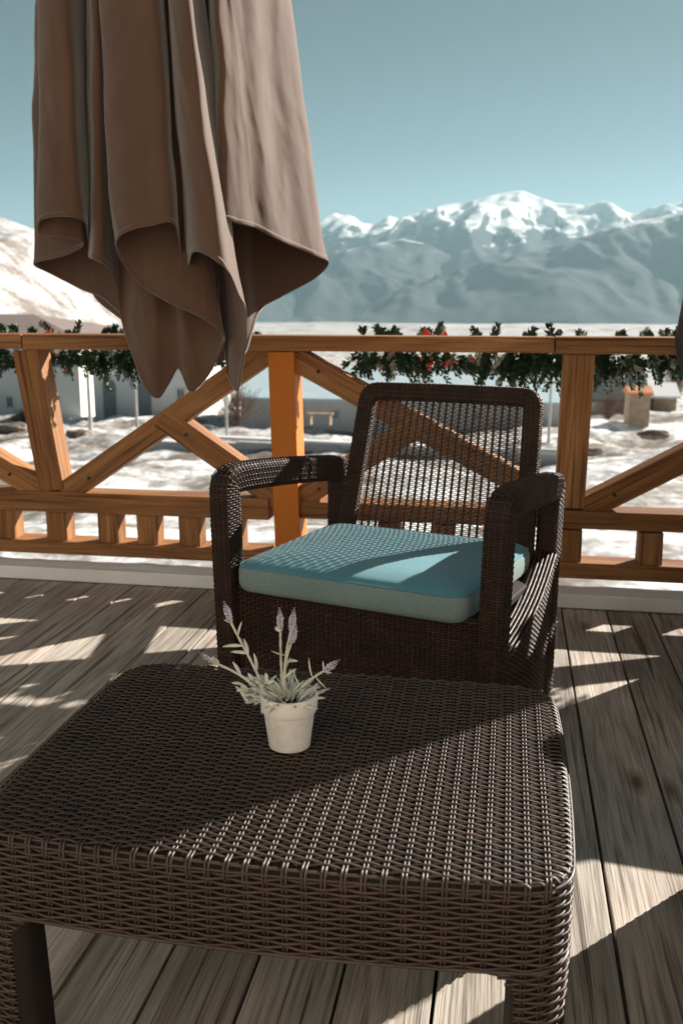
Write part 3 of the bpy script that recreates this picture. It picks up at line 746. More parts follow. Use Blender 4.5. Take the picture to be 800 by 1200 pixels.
cu['group'] = 'teal cushions on the armchairs'
for ch, lab in ((ch2, 'teal seat cushion on the second armchair, right of the coffee table'), (shade_chair, 'teal seat cushion on the added, unseen third armchair, beyond the right picture edge')):
    c2 = copy_tree(cu); rz = ch.rotation_euler.z; c2.rotation_euler = (0, 0, rz)
    c2.location = Vector(ch.location)+Vector((.035*math.sin(rz), -.035*math.cos(rz), .357)); tag(c2, lab, 'cushion')

# ------------------------------------------------------------------ potted lavender
def lavender():
    base = onz(334, 884, .42); bx, by = base[0], base[1]+.03
    t = empty('potted_lavender', (bx, by, .4205)); tag(t, 'small artificial lavender plant in a rough whitish clay pot on the wicker table', 'potted plant')
    mb = MB(); mb.lathe([(.0, .0), (.0285, .0), (.0305, .0015), (.0375, .054), (.0380, .056), (.0405, .0575), (.0415, .061), (.0428, .080), (.0422, .0825), (.0395, .083), (.0378, .080), (.0365, .070), (.0, .068)], 64)
    pot = mb.obj('pot', M['pot'], t, True)
    mb = MB(); mb.lathe([(.0, .068), (.036, .0705), (.034, .073), (.0, .075)], 32); mb.obj('soil', M['soil'], t, True)
    rel = lambda x, y, dy=0: Vector(ony(x, y, by+dy))-Vector((bx, by, .4205))
    def tube(acc, pts, r0, r1):
        P = smooth_path([tuple(p) for p in pts], .004, 3); n = len(P)
        a_ = np.arange(8)*2*PI/8; T = np.gradient(P, axis=0); T /= np.linalg.norm(T, axis=1, keepdims=True)
        ref = np.array([.3, .9, .1]); B = np.cross(T, ref); B /= np.linalg.norm(B, axis=1, keepdims=True); N = np.cross(T, B)
        rr = np.linspace(r0, r1, n)*(1+.12*np.sin(np.arange(n)*1.7))
        ring = P[:, None]+(B[:, None]*np.cos(a_)[:, None]+N[:, None]*np.sin(a_)[:, None])*rr[:, None, None]; acc.grid(ring, closed_u=True)
        return P
    def leaf(acc, p, d, bend, L, w):
        p = np.array(p, float); d = np.array(d, float); d /= np.linalg.norm(d); bend = np.array(bend, float)
        s = np.cross(d, bend+np.array([.01, .3, .02])); s /= np.linalg.norm(s)+1e-9
        n = 9; rows = []
        for i in range(n):
            f = i/(n-1); c = p+d*L*f+bend*L*.55*f*f; wd = w*(math.sin(PI*min(1, f*.9+.08))**.8); 
            up = np.cross(s, d); th = w*.28*(math.sin(PI*min(1, f*.9+.08)))
            k = np.arange(8)*2*PI/8; rows.append(c+s*(np.cos(k)*wd/2)[:, None]+up*(np.sin(k)*th/2)[:, None])
        acc.grid(np.stack(rows), closed_u=True)
    def spike(acc, p, d, L, r):
        d = np.array(d, float); d /= np.linalg.norm(d); p = np.array(p, float)
        q = np.cross(d, [0, 1, .2]); q /= np.linalg.norm(q); q2 = np.cross(d, q)
        rn = random.Random(int(p[0]*1e4))
        nrow = max(5, int(L/.0034))
        for i in range(nrow):
            f = i/(nrow-1); rr = r*(.75+.25*math.sin(PI*min(1, f*1.2)))*(1-.65*max(0, f-.45)/.55)
            for k in range(6):
                a = 2*PI*k/6+i*.55; o = q*math.cos(a)+q2*math.sin(a); dd = o*.75+d*.85; c = p+d*L*f+o*rr*.35
                leaf(acc, c, dd, -o*.25, rr*1.25*rn.uniform(.8, 1.15), rr*.62)
    stems = [  # image path of each stalk, tip spike (pixels in the photo), depth offset
        ([(322, 826), (308, 803), (292, 770), (277, 742), (270, 728)], (262, 704), .010),
        ([(318, 828), (304, 808), (282, 791), (262, 781), (250, 776)], (233, 764), -.02),
        ([(332, 826), (331, 800), (329, 770), (328.5, 738)], (327.5, 711), .012),
        ([(336, 826), (333, 795), (335, 765), (341, 738)], (345, 711), .002),
        ([(334, 826), (332, 795), (336, 768), (342, 752)], (346.5, 728), -.012),
        ([(340, 824), (352, 806), (368, 793), (380, 786)], (398, 773), .006)]
    lv = [  # leaves on the stalks: (stem, at, tip px) 
        (0, (285, 757), (260, 757)), (0, (279, 745), (283, 728)), (0, (290, 766), (270, 763)), (0, (291, 768), (286, 748)), (0, (301, 786), (298, 765)), (0, (270, 730), (262, 726)),
        (1, (270, 785), (251, 777)), (1, (257, 779), (250, 770)), (1, (282, 791), (273, 775)),
        (2, (329, 740), (322, 736)), (3, (334, 768), (317, 763)), (3, (334, 775), (349, 774)), (3, (332, 790), (340, 770)),
        (4, (333, 795), (347, 783)), (5, (366, 794), (361, 771)), (5, (369, 792), (383, 808)), (5, (380, 786), (389, 789)), (5, (380, 786), (378, 774)), (5, (352, 806), (342, 783)), (5, (348, 808), (365, 822))]
    for i, (pts, tip, dy) in enumerate(stems):
        a = Acc(); n = len(pts); P3 = [rel(x, y, dy*k/(n-1)) for k, (x, y) in enumerate(pts)]
        P = tube(a, P3, .0023, .0017)
        st = a.obj('stem', M['stem'], t)
        tp = rel(*tip, dy); a = Acc(); d = np.array(tp)-P[-1]; L = np.linalg.norm(d)
        spike(a, P[-1]-d*.05, d, L*.97, .0056 if i != 1 else .0042)
        a.obj('flower_spike', M['flower'], st)
        a = Acc()
        for s_, at, tp_ in lv:
            if s_ != i: continue
            p0 = np.array(rel(*at, dy*.6)); p1 = np.array(rel(*tp_, dy*.6+random.uniform(-.008, .008))); d = p1-p0; L = np.linalg.norm(d); d /= L
            side = np.array([d[2], 0, -d[0]])*random.choice([-1, 1])*.35; leaf(a, p0, d-side*.4, side*.9, L, .0056)
        # bracts under the spike
        for k in range(3):
            leaf(a, P[-1], np.array([math.cos(k*2.1+i), math.sin(k*2.1+i), .6])*.5+d*.8/np.linalg.norm(d)*1.0, (0, 0, .2), .009, .0035)
        a.obj('leaves', M['leaf'], st)
    # bushy base
    a = Acc(); rn = random.Random(4)
    for i in range(120):
        an = rn.uniform(0, 2*PI); r = rn.uniform(.0, .030); c = np.array([r*math.cos(an), r*math.sin(an), .072])
        el = rn.uniform(.25, 1.3); ao = an+rn.gauss(0, .6); d = np.array([math.cos(ao)*math.cos(el), math.sin(ao)*math.cos(el), math.sin(el)])
        leaf(a, c+d*.004, d, np.array([math.cos(ao), math.sin(ao), -.9])*.35, rn.uniform(.016, .036), rn.uniform(.0042, .0062))
    # side tuft to the left of the rim
    for i in range(70):
        c = np.array(rel(rn.uniform(284, 318), rn.uniform(796, 826), rn.uniform(-.012, .02))); d = np.array([rn.gauss(-.35, .6), rn.gauss(0, .5), rn.gauss(.5, .5)])
        leaf(a, c, d, np.array([0, 0, -.3]), rn.uniform(.012, .024), rn.uniform(.0042, .006))
    a.obj('foliage', M['leaf'], t)
lavender()

# ------------------------------------------------------------------ closed parasols
YU = 2.88
def parasol(name, mat, mirror=False, dx=0, label='', wid=1, dz=0, low=None, yo=0):
    # (hem x px, depth m, hem y px, top x px, top depth m) round the gathered canopy
    C = [(165, .02, 392, 150, .04), (128, .08, 352, 100, .10), (98, .11, 338, 75, .11), (60, .09, 318, 50, .07), (40, .02, 307, 40, .0), (70, -.03, 300, 62, -.05), (95, -.055, 291, 85, -.07), (97, -.085, 284, 84, -.10), (72, -.105, 279, 64, -.11), (49, -.125, 275, 46, -.12), (49, -.155, 261, 47, -.14), (72, -.185, 258, 63, -.165), (96, -.175, 263, 82, -.155), (103, -.03, 285, 100, -.01),
         (104, -.05, 300, 106, -.05), (110, -.13, 305, 110, -.115), (124, -.13, 311, 118, -.11), (136, -.06, 325, 127, -.05),
         (146, -.03, 380, 140, -.02), (165, -.08, 440, 160, -.05), (183, -.10, 463, 168, -.045), (196, -.075, 448, 176, -.02), (208, -.06, 430, 182, -.03), (222, -.09, 455, 190, -.035), (242, -.07, 438, 200, -.05), (262, -.10, 402, 203, -.065),
         (262, -.145, 390, 202, -.085), (240, -.165, 372, 190, -.10), (200, -.175, 355, 165, -.11), (165, -.175, 335, 140, -.115), (143, -.205, 309, 124, -.14), (137, -.24, 291, 118, -.175),
         (151, -.275, 279, 129, -.205), (180, -.29, 273, 155, -.225), (207, -.27, 273, 184, -.215), (217, -.08, 320, 196, -.06),
         (226, -.26, 302, 199, -.20), (240, -.325, 304, 206, -.255), (262, -.335, 319, 219, -.265), (278, -.25, 346, 230, -.19), (287, -.17, 372, 240, -.115), (280, -.10, 450, 239, -.06), (268, -.06, 440, 237, -.04), (264, -.07, 405, 240, -.05), (257, -.06, 320, 246, -.05),
         (261, -.24, 271, 252, -.19), (284, -.20, 270, 266, -.165), (302, -.13, 273, 280, -.12), (320, -.085, 281, 296, -.07), (345, .02, 290, 312, .0), (370, .10, 299, 330, .07), (385, .18, 306, 343, .14),
         (366, .21, 326, 331, .18), (330, .20, 347, 305, .17), (303, .16, 366, 285, .13), (288, .10, 414, 270, .08), (266, .11, 424, 258, .07), (250, .15, 420, 248, .10), (280, .22, 350, 272, .18), (328, .30, 310, 308, .26), (290, .33, 300, 275, .29), (245, .27, 325, 235, .24),
         (232, .09, 425, 228, .1), (215, .22, 330, 205, .2), (180, .32, 300, 180, .27), (120, .29, 305, 125, .25), (110, .17, 345, 115, .16)]
    if mirror: C = C[::-1]
    C = np.array(C, float)
    if low: C[:, 2] = np.where(C[:, 0] > 376, C[:, 2], np.maximum(C[:, 2], low+.25*(C[:, 2]-262)))
    def cr(vals, k):       # periodic Catmull-Rom
        n = len(vals); i = np.arange(n)[:, None]; f = (np.arange(k)/k)[None]
        p0, p1, p2, p3 = [vals[(i+o) % n] for o in (-1, 0, 1, 2)]
        return (p1+.5*f*((p2-p0)+f*((2*p0-5*p1+4*p2-p3)+f*(3*(p1-p2)+p3-p0)))).reshape(-1)
    K = 14; hx_, hd, hy_, tx, td = [cr(C[:, i], K) for i in range(5)]
    zref = lambda y: np.array([ony(215, v, YU)[2] for v in y])
    cxw = ony(215, 200, YU)[0]; sgn = -1 if mirror else 1
    px = YU/math.cos(YAW)*1.0/FPX*1.012
    hz = zref(hy_); ht = 2.35
    nt_ = 110; tt = np.linspace(0, 1, nt_)**.85
    top_z = zref(np.array([0.]))[0]; zlo = zref(np.array([460.]))[0]
    rows = []
    dl = np.hypot(np.diff(hx_, append=hx_[0])*px, np.diff(hd, append=hd[0])); AL = np.concatenate([[0], np.cumsum(dl)[:-1]])
    for f in tt:
        z = ht+(hz-ht)*f
        # lateral blend reaches the 'top' contour at the picture's upper border and narrows above it
        g = np.clip((z-hz)/(top_z-hz), 0, 3)
        x = hx_+(tx-hx_)*np.minimum(g, 1)**.9; d = hd+(td-hd)*np.minimum(g, 1)
        nar = 1-.55*np.clip((z-top_z)/(ht-top_z), 0, 1)**1.3
        persp = 1+d/YU
        yi = np.interp(z, [zlo, top_z], [460., 0.]); Yd = YU+d
        v = FW[:, None]+RT[:, None]*((x-400)/FPX)-UP[:, None]*((yi-600)/FPX)
        xx = (v[0]*Yd/v[1]-cxw)*nar; dd = d*nar
        wr = (.009*fbm(AL*2.2+z*1.1, z*2.4+5-AL, 2)+.006*fbm(AL*4-z*2.0+40, z*3.4, 2))*np.minimum(1, .25+f); wr2 = (.0030*fbm(AL*7+30+z*2, z*5-AL*2, 3)-.0075*np.maximum(0, fbm(AL*4.2+z*1.5+9, z*2.6-AL*1.3, 3, True)-.75)-.006*np.maximum(0, .35-np.abs(pn(AL*6.5+z*.8, z*.9+3))*3))*min(1, .35+f)
        rows.append(np.stack([sgn*xx+wr, dd+wr2+wr*.6, z], -1))
    P = np.stack(rows)
    t = empty(name, (cxw+dx, YU+yo, dz))
    tag(t, label, 'parasol', 'closed parasols by the railing')
    P = P*np.array([wid, wid, 1])
    a = Acc(); a.grid(P, closed_u=True); o = a.obj('canopy', mat, t)
    md = o.modifiers.new('cloth', 'SOLIDIFY'); md.thickness = .0022; md.offset = 0
    # hem: stitched double edge
    a = Acc(); hem = P[-1]; hem2 = P[-3]
    dirv = hem2-hem; dirv /= np.linalg.norm(dirv, axis=1, keepdims=True)
    T = np.roll(hem, -1, 0)-np.roll(hem, 1, 0); Nn = np.cross(T, dirv); Nn /= np.linalg.norm(Nn, axis=1, keepdims=True)+1e-9
    a.strands((hem+dirv*.006)[None], Nn[None], .016, .0042, 6, closed=True); a.obj('hem', mat, t)
    mb = MB(); mb.lathe([(.0, 1.28), (.024, 1.28), (.024, 2.6), (.0, 2.6)], 20, (0, .08, 0)); mb.obj('shaft', M['steel'], t, True)
    mb = MB(); mb.lathe([(.0, 2.33), (.20, 2.33), (.16, 2.42), (.05, 2.47), (.0, 2.47)], 24, (0, .03, 0)); mb.obj('cap', mat, t, True)
    return t
parasol('parasol', M['canopy'], label='closed brown canvas parasol hanging in front of the railing, upper left')
parasol('parasol', M['canopy_dark'], True, 1.745, wid=.79, dz=-.225, yo=-.13, low=330,  label='dark closed parasol at the right picture edge above the railing, only its hem showing')

# ------------------------------------------------------------------ terrain beyond the deck
TD = np.array([3, 15, 30, 60, 120, 300, 1000, 4000, 9000, 17500.]); TZv = np.array([-1.9, -2.5, -3.6, -5.5, -8.2, -14.5, -31, -78, -145, -290.])
def gz(d): return np.interp(np.log(np.maximum(d, 3)), np.log(TD), TZv)
def terrain():
    na = 360; ds = np.concatenate([np.geomspace(3.6, 60, 170), np.geomspace(62, 17000, 100)])
    an = np.linspace(R(-75), R(75), na)
    D, A_ = np.meshgrid(ds, an, indexing='ij'); X = D*np.sin(A_); Y = D*np.cos(A_)
    amp = np.clip(D/40, .25, 1)*np.clip(300/D, .0, 1)**.5
    Z = gz(D)+amp*(.8*fbm(X*.09, Y*.16, 4)+.30*fbm(X*.55, Y*.8, 4))+np.clip((D-400)/4000, 0, 1)*14*fbm(X*.0012, Y*.0012, 4)
    a = Acc(); a.grid(np.stack([X, Y, Z], -1), flip=True); o = a.obj('ground', M['snow_ground']); tag(o, kind='structure')
terrain()
def ground_at(x, y): return float(gz(math.hypot(x, y)))

def mountain_mat():
    m, nt, b = newmat('snowy_rock'); L = nt.links
    g = nd(nt, 'ShaderNodeNewGeometry'); sp = nd(nt, 'ShaderNodeSeparateXYZ'); L.new(g.outputs['Position'], sp.inputs[0])
    n = nd(nt, 'ShaderNodeTexNoise', Scale=.0016, Detail=8.0, Roughness=.62); L.new(g.outputs['Position'], n.inputs['Vector'])
    n2 = nd(nt, 'ShaderNodeTexNoise', Scale=.009, Detail=6.0, Roughness=.6); L.new(g.outputs['Position'], n2.inputs['Vector'])
    h = nd(nt, 'ShaderNodeMath', operation='MULTIPLY_ADD'); h.inputs[1].default_value = 520; L.new(n.outputs['Fac'], h.inputs[0]); L.new(sp.outputs['Z'], h.inputs[2])
    h2 = nd(nt, 'ShaderNodeMath', operation='MULTIPLY_ADD'); h2.inputs[1].default_value = 260; L.new(n2.outputs['Fac'], h2.inputs[0]); L.new(h.outputs[0], h2.inputs[2])
    mr = nd(nt, 'ShaderNodeMapRange'); mr.clamp = False; mr.inputs[1].default_value = 1130; mr.inputs[2].default_value = 1600; L.new(h2.outputs[0], mr.inputs[0])
    sn = nd(nt, 'ShaderNodeSeparateXYZ'); L.new(g.outputs['Normal'], sn.inputs[0])
    st = nd(nt, 'ShaderNodeMath', operation='MULTIPLY_ADD'); st.inputs[1].default_value = 3.4; st.inputs[2].default_value = -2.6; L.new(sn.outputs['Z'], st.inputs[0])
    ad = nd(nt, 'ShaderNodeMath', operation='ADD'); L.new(mr.outputs[0], ad.inputs[0]); L.new(st.outputs[0], ad.inputs[1])
    mps = nd(nt, 'ShaderNodeMapping'); mps.inputs['Scale'].default_value = (.0045, .0006, .0016); L.new(g.outputs['Position'], mps.inputs[0])
    ns = nd(nt, 'ShaderNodeTexNoise', Scale=1.0, Detail=7.0, Roughness=.65); L.new(mps.outputs[0], ns.inputs['Vector'])
    ma = nd(nt, 'ShaderNodeMath', operation='MULTIPLY_ADD'); ma.inputs[1].default_value = 1.1; ma.inputs[2].default_value = -.55; L.new(ns.outputs['Fac'], ma.inputs[0])
    ad2 = nd(nt, 'ShaderNodeMath', operation='ADD'); L.new(ad.outputs[0], ad2.inputs[0]); L.new(ma.outputs[0], ad2.inputs[1])
    r = ramp(nt, ad2.outputs[0], [(.0, (.045, .055, .06)), (.25, (.07, .08, .085)), (.44, (.15, .155, .165)), (.50, (.72, .73, .75)), (1, (.84, .84, .86))])
    mpb = nd(nt, 'ShaderNodeMapping'); mpb.inputs['Scale'].default_value = (.0042, .0016, .0022); L.new(g.outputs['Position'], mpb.inputs[0])
    nb = nd(nt, 'ShaderNodeTexNoise', Scale=1.0, Detail=7.0, Roughness=.62); nb.noise_type = 'RIDGED_MULTIFRACTAL'; L.new(mpb.outputs[0], nb.inputs['Vector'])
    bpm = nd(nt, 'ShaderNodeBump', Strength=.75, Distance=70); L.new(nb.outputs['Fac'], bpm.inputs['Height']); L.new(bpm.outputs[0], b.inputs['Normal'])
    L.new(r.outputs[0], b.inputs['Base Color']); b.inputs['Roughness'].default_value = .95; b.inputs['Specular IOR Level'].default_value = .1
    return m
def mountains():
    mm = mountain_mat()
    def ridge(name, sil, Y0, y_front, y_back, nz, seed, base_px=372):
        sx = np.array([p[0] for p in sil], float)
        pts = np.array([ony(x, y, Y0) for x, y in sil]); xs = pts[:, 0]; zs = pts[:, 2]
        X1 = np.linspace(xs[0], xs[-1], 520); crest = np.interp(X1, xs, zs)
        ys = np.concatenate([np.linspace(y_front, Y0, 170), np.linspace(Y0+60, y_back, 30)])
        X, Y = np.meshgrid(X1, ys); f = np.where(Y < Y0, (Y0-Y)/(Y0-y_front), (Y-Y0)/(y_back-Y0))
        fr = np.clip(1-f, 0, 1)
        zb_ = gz(np.hypot(X, Y))-20
        prof = fr**1.25
        # perspective: keep the azimuth of the crest as spurs come forward
        k = Y/Y0; Xp = X*(.6+.4*k)
        wx = X+700*fbm(X*.0002+seed, Y*.0002, 3); sp = .6*fbm(wx*.00042+seed, Y*.00012, 3, True)-.55
        sp2 = .6*fbm(wx*.0011+seed, Y*.00035+3, 5, True)-.6
        Z = zb_+(crest[None]-zb_)*prof+nz*sp*(fr*(1-fr))**.6*2.6+nz*.85*sp2*(1-fr**10)*fr**.5
        a = Acc(); a.grid(np.stack([Xp, Y, Z], -1)); o = a.obj(name, mm); tag(o, kind='structure')
    far = [(-560, 290), (-500, 280), (-300, 262), (-100, 300), (60, 292), (200, 285), (300, 272), (340, 268), (365, 265), (383, 257), (396, 253), (410, 255), (424, 263), (440, 263), (458, 254), (470, 259), (480, 252), (500, 248), (520, 240), (545, 237), (566, 231), (582, 228), (600, 224), (613, 224), (628, 230), (650, 238), (680, 240), (704, 241), (722, 247), (740, 251), (764, 247), (790, 244), (840, 240), (950, 250), (1100, 270), (1500, 260)]
    near = [(-560, 372), (100, 372), (300, 372), (420, 362), (500, 345), (545, 322), (580, 312), (610, 300), (640, 292), (662, 283), (690, 275), (715, 268), (745, 259), (775, 254), (800, 249), (860, 240), (1000, 225), (1300, 230), (1500, 240)]
    left = [(-560, 372), (150, 362), (260, 330), (330, 312), (380, 300), (430, 288), (470, 280), (500, 286), (530, 300), (560, 318), (600, 340), (680, 368), (900, 372), (1400, 374)]
    ridge('mountains', far, 13000, 8200, 16500, 520, 3.1)
    ridge('mountain_spur', left, 10200, 7200, 12500, 300, 11.7)
    ridge('mountain_ridge', near, 9300, 6400, 11500, 330, 21.3)
mountains()
def left_hill():
    m = snow_mat('hillside_snow', dirt=2.0, scale=.03, dcol=(.24, .20, .175), alb=.54)
    sil = [(-600, 190), (-300, 215), (-100, 238), (0, 254), (22, 262), (45, 270), (70, 292), (100, 322), (130, 350), (155, 372), (230, 378)]
    Y0 = 900; pts = np.array([ony(x, y, Y0) for x, y in sil])
    X1 = np.linspace(pts[0, 0], pts[-1, 0], 300); cr_ = np.interp(X1, pts[:, 0], pts[:, 2]); ys = np.concatenate([np.linspace(330, Y0, 110), np.linspace(920, 1500, 20)])
    X, Y = np.meshgrid(X1, ys); f = np.where(Y < Y0, (Y0-Y)/(Y0-330), (Y-Y0)/600); fr = np.clip(1-f, 0, 1); z0 = gz(np.hypot(X, Y))-3
    Z = z0+(cr_[None]-z0)*fr**.9+(7*fbm(X*.012, Y*.006, 5)+2.0*fbm(X*.06, Y*.03, 4))*fr*np.clip((1-fr)*8, 0, 1)
    a = Acc(); a.grid(np.stack([X*(.55+.45*Y/Y0), Y, Z], -1)); o = a.obj('hill', m); tag(o, kind='structure')
left_hill()

# ------------------------------------------------------------------ village
M['wall_w'] = simple('pale_render', (.86, .84, .80), rough=.9, var=.08, scale=.5, bump=.2, bscale=6)
M['wall_g'] = simple('grey_render', (.62, .60, .58), rough=.9, var=.12, scale=.5, bump=.2, bscale=6)
M['roof_b'] = simple('brown_metal_roof', (.27, .21, .19), rough=.6, var=.12, scale=.6)
M['roof_blue'] = simple('pale_blue_metal_roof', (.52, .64, .69), rough=.5, var=.06, scale=.6)
M['roof_teal'] = simple('dark_green_metal_roof', (.07, .10, .105), rough=.6, var=.15, scale=.6)
M['pane'] = simple('dark_window', (.06, .07, .08), rough=.15, var=.2, spec=.8)
M['frame_w'] = simple('white_frame', (.6, .6, .6), rough=.6, var=.05)
M['concrete'] = simple('old_concrete', (.55, .53, .51), rough=.95, var=.15, scale=.8, bump=.3, bscale=8)
M['plank'] = simple('raw_plank', (.36, .26, .18), rough=.9, var=.3, scale=3)
M['twig'] = simple('dry_twig', (.20, .13, .11), rough=1, var=.3, scale=3)
M['bark'] = simple('grey_bark', (.24, .20, .17), rough=1, var=.3, scale=3)
M['rock'] = simple('brown_rock', (.25, .19, .15), rough=1, var=.4, scale=2, bump=.6, bscale=8)
M['rust'] = simple('orange_sheet', (.55, .22, .08), rough=.7, var=.2, scale=2)
M['pole_m'] = simple('pole_paint', (.55, .53, .50), rough=.8, var=.15, scale=2)

def frame_of(x0, x1, Y, yb):
    p0 = ony(x0, yb, Y); p1 = ony(x1, yb, Y); return p0, p1
def house(name, label, x0, x1, Y, yb, ye, yr, depth, wall, roof, wins=(), hip=True, over=.35, doors=(), gable_x=None):
    """front wall between photo columns x0..x1 at depth Y, base row yb, eaves ye, ridge yr"""
    a, b = ony(x0, yb, Y), ony(x1, yb, Y); zt = ony((x0+x1)/2, ye, Y)[2]; zb_ = min(a[2], b[2])-.4; zr = ony((x0+x1)/2, yr, Y+depth/2)[2]
    W_ = b[0]-a[0]; t = empty(name, ((a[0]+b[0])/2, Y, zb_+.4)); tag(t, label, 'house'); o0 = Vector(t.location)
    mb = MB(); mb.box((0, depth/2, (zt-zb_)/2-.4), (W_, depth, zt-zb_)); w = mb.obj('wall', M[wall], t)
    H = zt-zb_-.4; hr = zr-o0.z
    ov = over; inset = depth/2 if hip else 0
    bm = bmesh.new(); th = .14
    P = [(-W_/2-ov, -ov, H), (W_/2+ov, -ov, H), (W_/2+ov, depth+ov, H), (-W_/2-ov, depth+ov, H), (-W_/2-ov+inset, depth/2, hr), (W_/2+ov-inset, depth/2, hr)]
    v = [bm.verts.new(p) for p in P]; v2 = [bm.verts.new((p[0], p[1], p[2]-th)) for p in P[:4]]
    for f in ((0, 1, 5, 4), (2, 3, 4, 5)): bm.faces.new([v[i] for i in f])
    bm.faces.new([v[1], v[2], v[5]]); bm.faces.new([v[3], v[0], v[4]])
    for i in range(4): bm.faces.new([v[i], v2[i], v2[(i+1) % 4], v[(i+1) % 4]])
    bm.faces.new(v2)
    bmesh.ops.recalc_face_normals(bm, faces=list(bm.faces)); me = bpy.data.meshes.new('roof'); bm.to_mesh(me); bm.free(); link('roof', me, M[roof], t)
    for (wx, wy, ww, wh) in wins:
        c = ony(wx, wy, Y)-np.array(o0); mb = MB()
        sw, sh = ww*Y/FPX, wh*Y/FPX
        for dx, dz, bx, bz in ((-sw/2, 0, .07, sh), (sw/2, 0, .07, sh), (0, sh/2, sw+.07, .07), (0, -sh/2, sw+.16, .09), (0, 0, .05, sh)): mb.box((c[0]+dx, -.03, c[2]+dz), (bx, .07, bz))
        f = mb.obj('window', M['frame_w'], t); mb = MB(); mb.box((c[0], -.004, c[2]), (sw, .02, sh)); mb.obj('pane', M['pane'], f)
    for (wx, wy, ww, wh) in doors:       # arched dark openings
        c = ony(wx, wy, Y)-np.array(o0); sw, sh = ww*Y/FPX, wh*Y/FPX; pts = [(c[0]-sw/2, -.02, c[2]-sh/2), (c[0]+sw/2, -.02, c[2]-sh/2)]
        for i in range(13): an = PI*i/12; pts.append((c[0]+sw/2*math.cos(an), -.02, c[2]+sh/2-sw/2+sw/2*math.sin(an)))
        mb = MB(); mb.poly(pts, .05, (0, 1, 0)); mb.obj('archway', M['pane_g'], t)
    return t
M['pane_g'] = simple('shaded_opening', (.26, .27, .28), rough=.6, var=.2)
wl = [(x, y, 8, 13) for x in (12, 49, 67) for y in (424, 471)]
house('guest_house', 'pale two storey guest house with brown hipped roof beyond the left part of the railing', -160, 96, 58, 490, 396, 368, 13, 'wall_w', 'roof_b', wins=wl+[(-40, 424, 8, 13), (-40, 471, 8, 13)])
house('arcade_house', 'light grey house with arched openings beside the guest house, behind the parasol', 112, 232, 52, 498, 402, 376, 9, 'wall_w', 'wall_g', wins=[(212, 462, 9, 13), (212, 425, 9, 12)], doors=[(129, 470, 17, 54), (170, 470, 17, 54)])
house('blue_roof_shed', 'long shed with pale blue metal roof and grey wall beyond the orange post', 283, 662, 46, 506, 468, 430, 11, 'wall_g', 'roof_blue', hip=False, wins=[(392, 486, 9, 9), (560, 486, 9, 9)])
house('green_roof_house', 'small house with dark green roof beyond the right post of the railing', 694, 752, 60, 492, 468, 432, 6, 'wall_g', 'roof_teal', hip=False, wins=[(725, 480, 7, 9)])
house('wooden_hut', 'little plank hut in the snow right of the green roofed house', 736, 760, 50, 494, 460, 452, 2.2, 'plank', 'rust', hip=False, over=.12)
house('snowy_shed', 'low shed with snow covered roof at the right, behind the plank hut', 765, 792, 62, 476, 464, 448, 4, 'plank', 'snow', hip=False, over=.2)

def low_wall():
    t = empty('concrete_wall', (0, 30, ground_at(0, 30)))
    tag(t, 'low grey concrete wall crossing the snow beyond the railing', 'wall')
    a, b = ony(165, 522, 31), ony(668, 533, 29); mb = MB()
    n = 8
    for i in range(n):
        f = (i+.5)/n; c = a+(b-a)*f; L = np.linalg.norm(b-a)/n
        mb.box((c[0], c[1]-30, c[2]-t.location.z-.2), (L-.02, .25, .75), rz=math.atan2(b[1]-a[1], b[0]-a[0]), bev=.02)
    mb.obj('wall_panels', M['concrete'], t)
    mb = MB(); c = (a+b)/2; mb.box((c[0], c[1]-30, c[2]-t.location.z+.22), (np.linalg.norm(b-a), .34, .10), rz=math.atan2(b[1]-a[1], b[0]-a[0]), bev=.03); mb.obj('snow_cap', M['snow'], t)
low_wall()
def pole(x0, y0, x1, y1, Y, r, label, cap=False):
    p0 = Vector(ony(x0, y0, Y)); p1 = Vector(ony(x1, y1, Y)); h = p1.z-p0.z
    t = empty('utility_pole', p0); tag(t, label, 'pole', 'poles standing in the village')
    mb = MB(); mb.lathe([(.0, -.5), (r, -.5), (r, .1), (r*.75, h), (.0, h+.02)], 12); mb.obj('shaft', M['pole_m'], t, True)
    mb = MB()
    if cap: mb.box((0, 0, h-.25), (1.1, .08, .09), bev=.01); mb.obj('crossarm', M['bark'], t)
    else: mb.lathe([(.0, h), (r*1.3, h), (r*1.3, h+.06), (.0, h+.1)], 12); mb.obj('cap', M['pole_m'], t, True)
pole(107, 512, 100, 420, 40, .10, 'thick pale pole in front of the guest house, right of the leaning railing post')
pole(266, 512, 264, 440, 38, .055, 'thin grey pole seen below the parasol, left of the orange post', True)
pole(161, 505, 159, 452, 44, .07, 'short pale pole in front of the arched openings')
pole(641, 545, 639, 440, 36, .06, 'grey pole just left of the right railing post', True)
def bench():
    p = ony(375, 497, 38); t = empty('bench', p); tag(t, 'small wooden bench in the snow by the blue roofed shed, right of the orange post', 'bench')
    mb = MB(); mb.box((0, 0, .42), (1.05, .34, .06), bev=.01); mb.obj('seat', M['plank'], t)
    for x in (-.4, .4): mb = MB(); mb.box((x, 0, .18), (.10, .3, .42), bev=.01); mb.obj('leg', M['plank'], t)
bench()
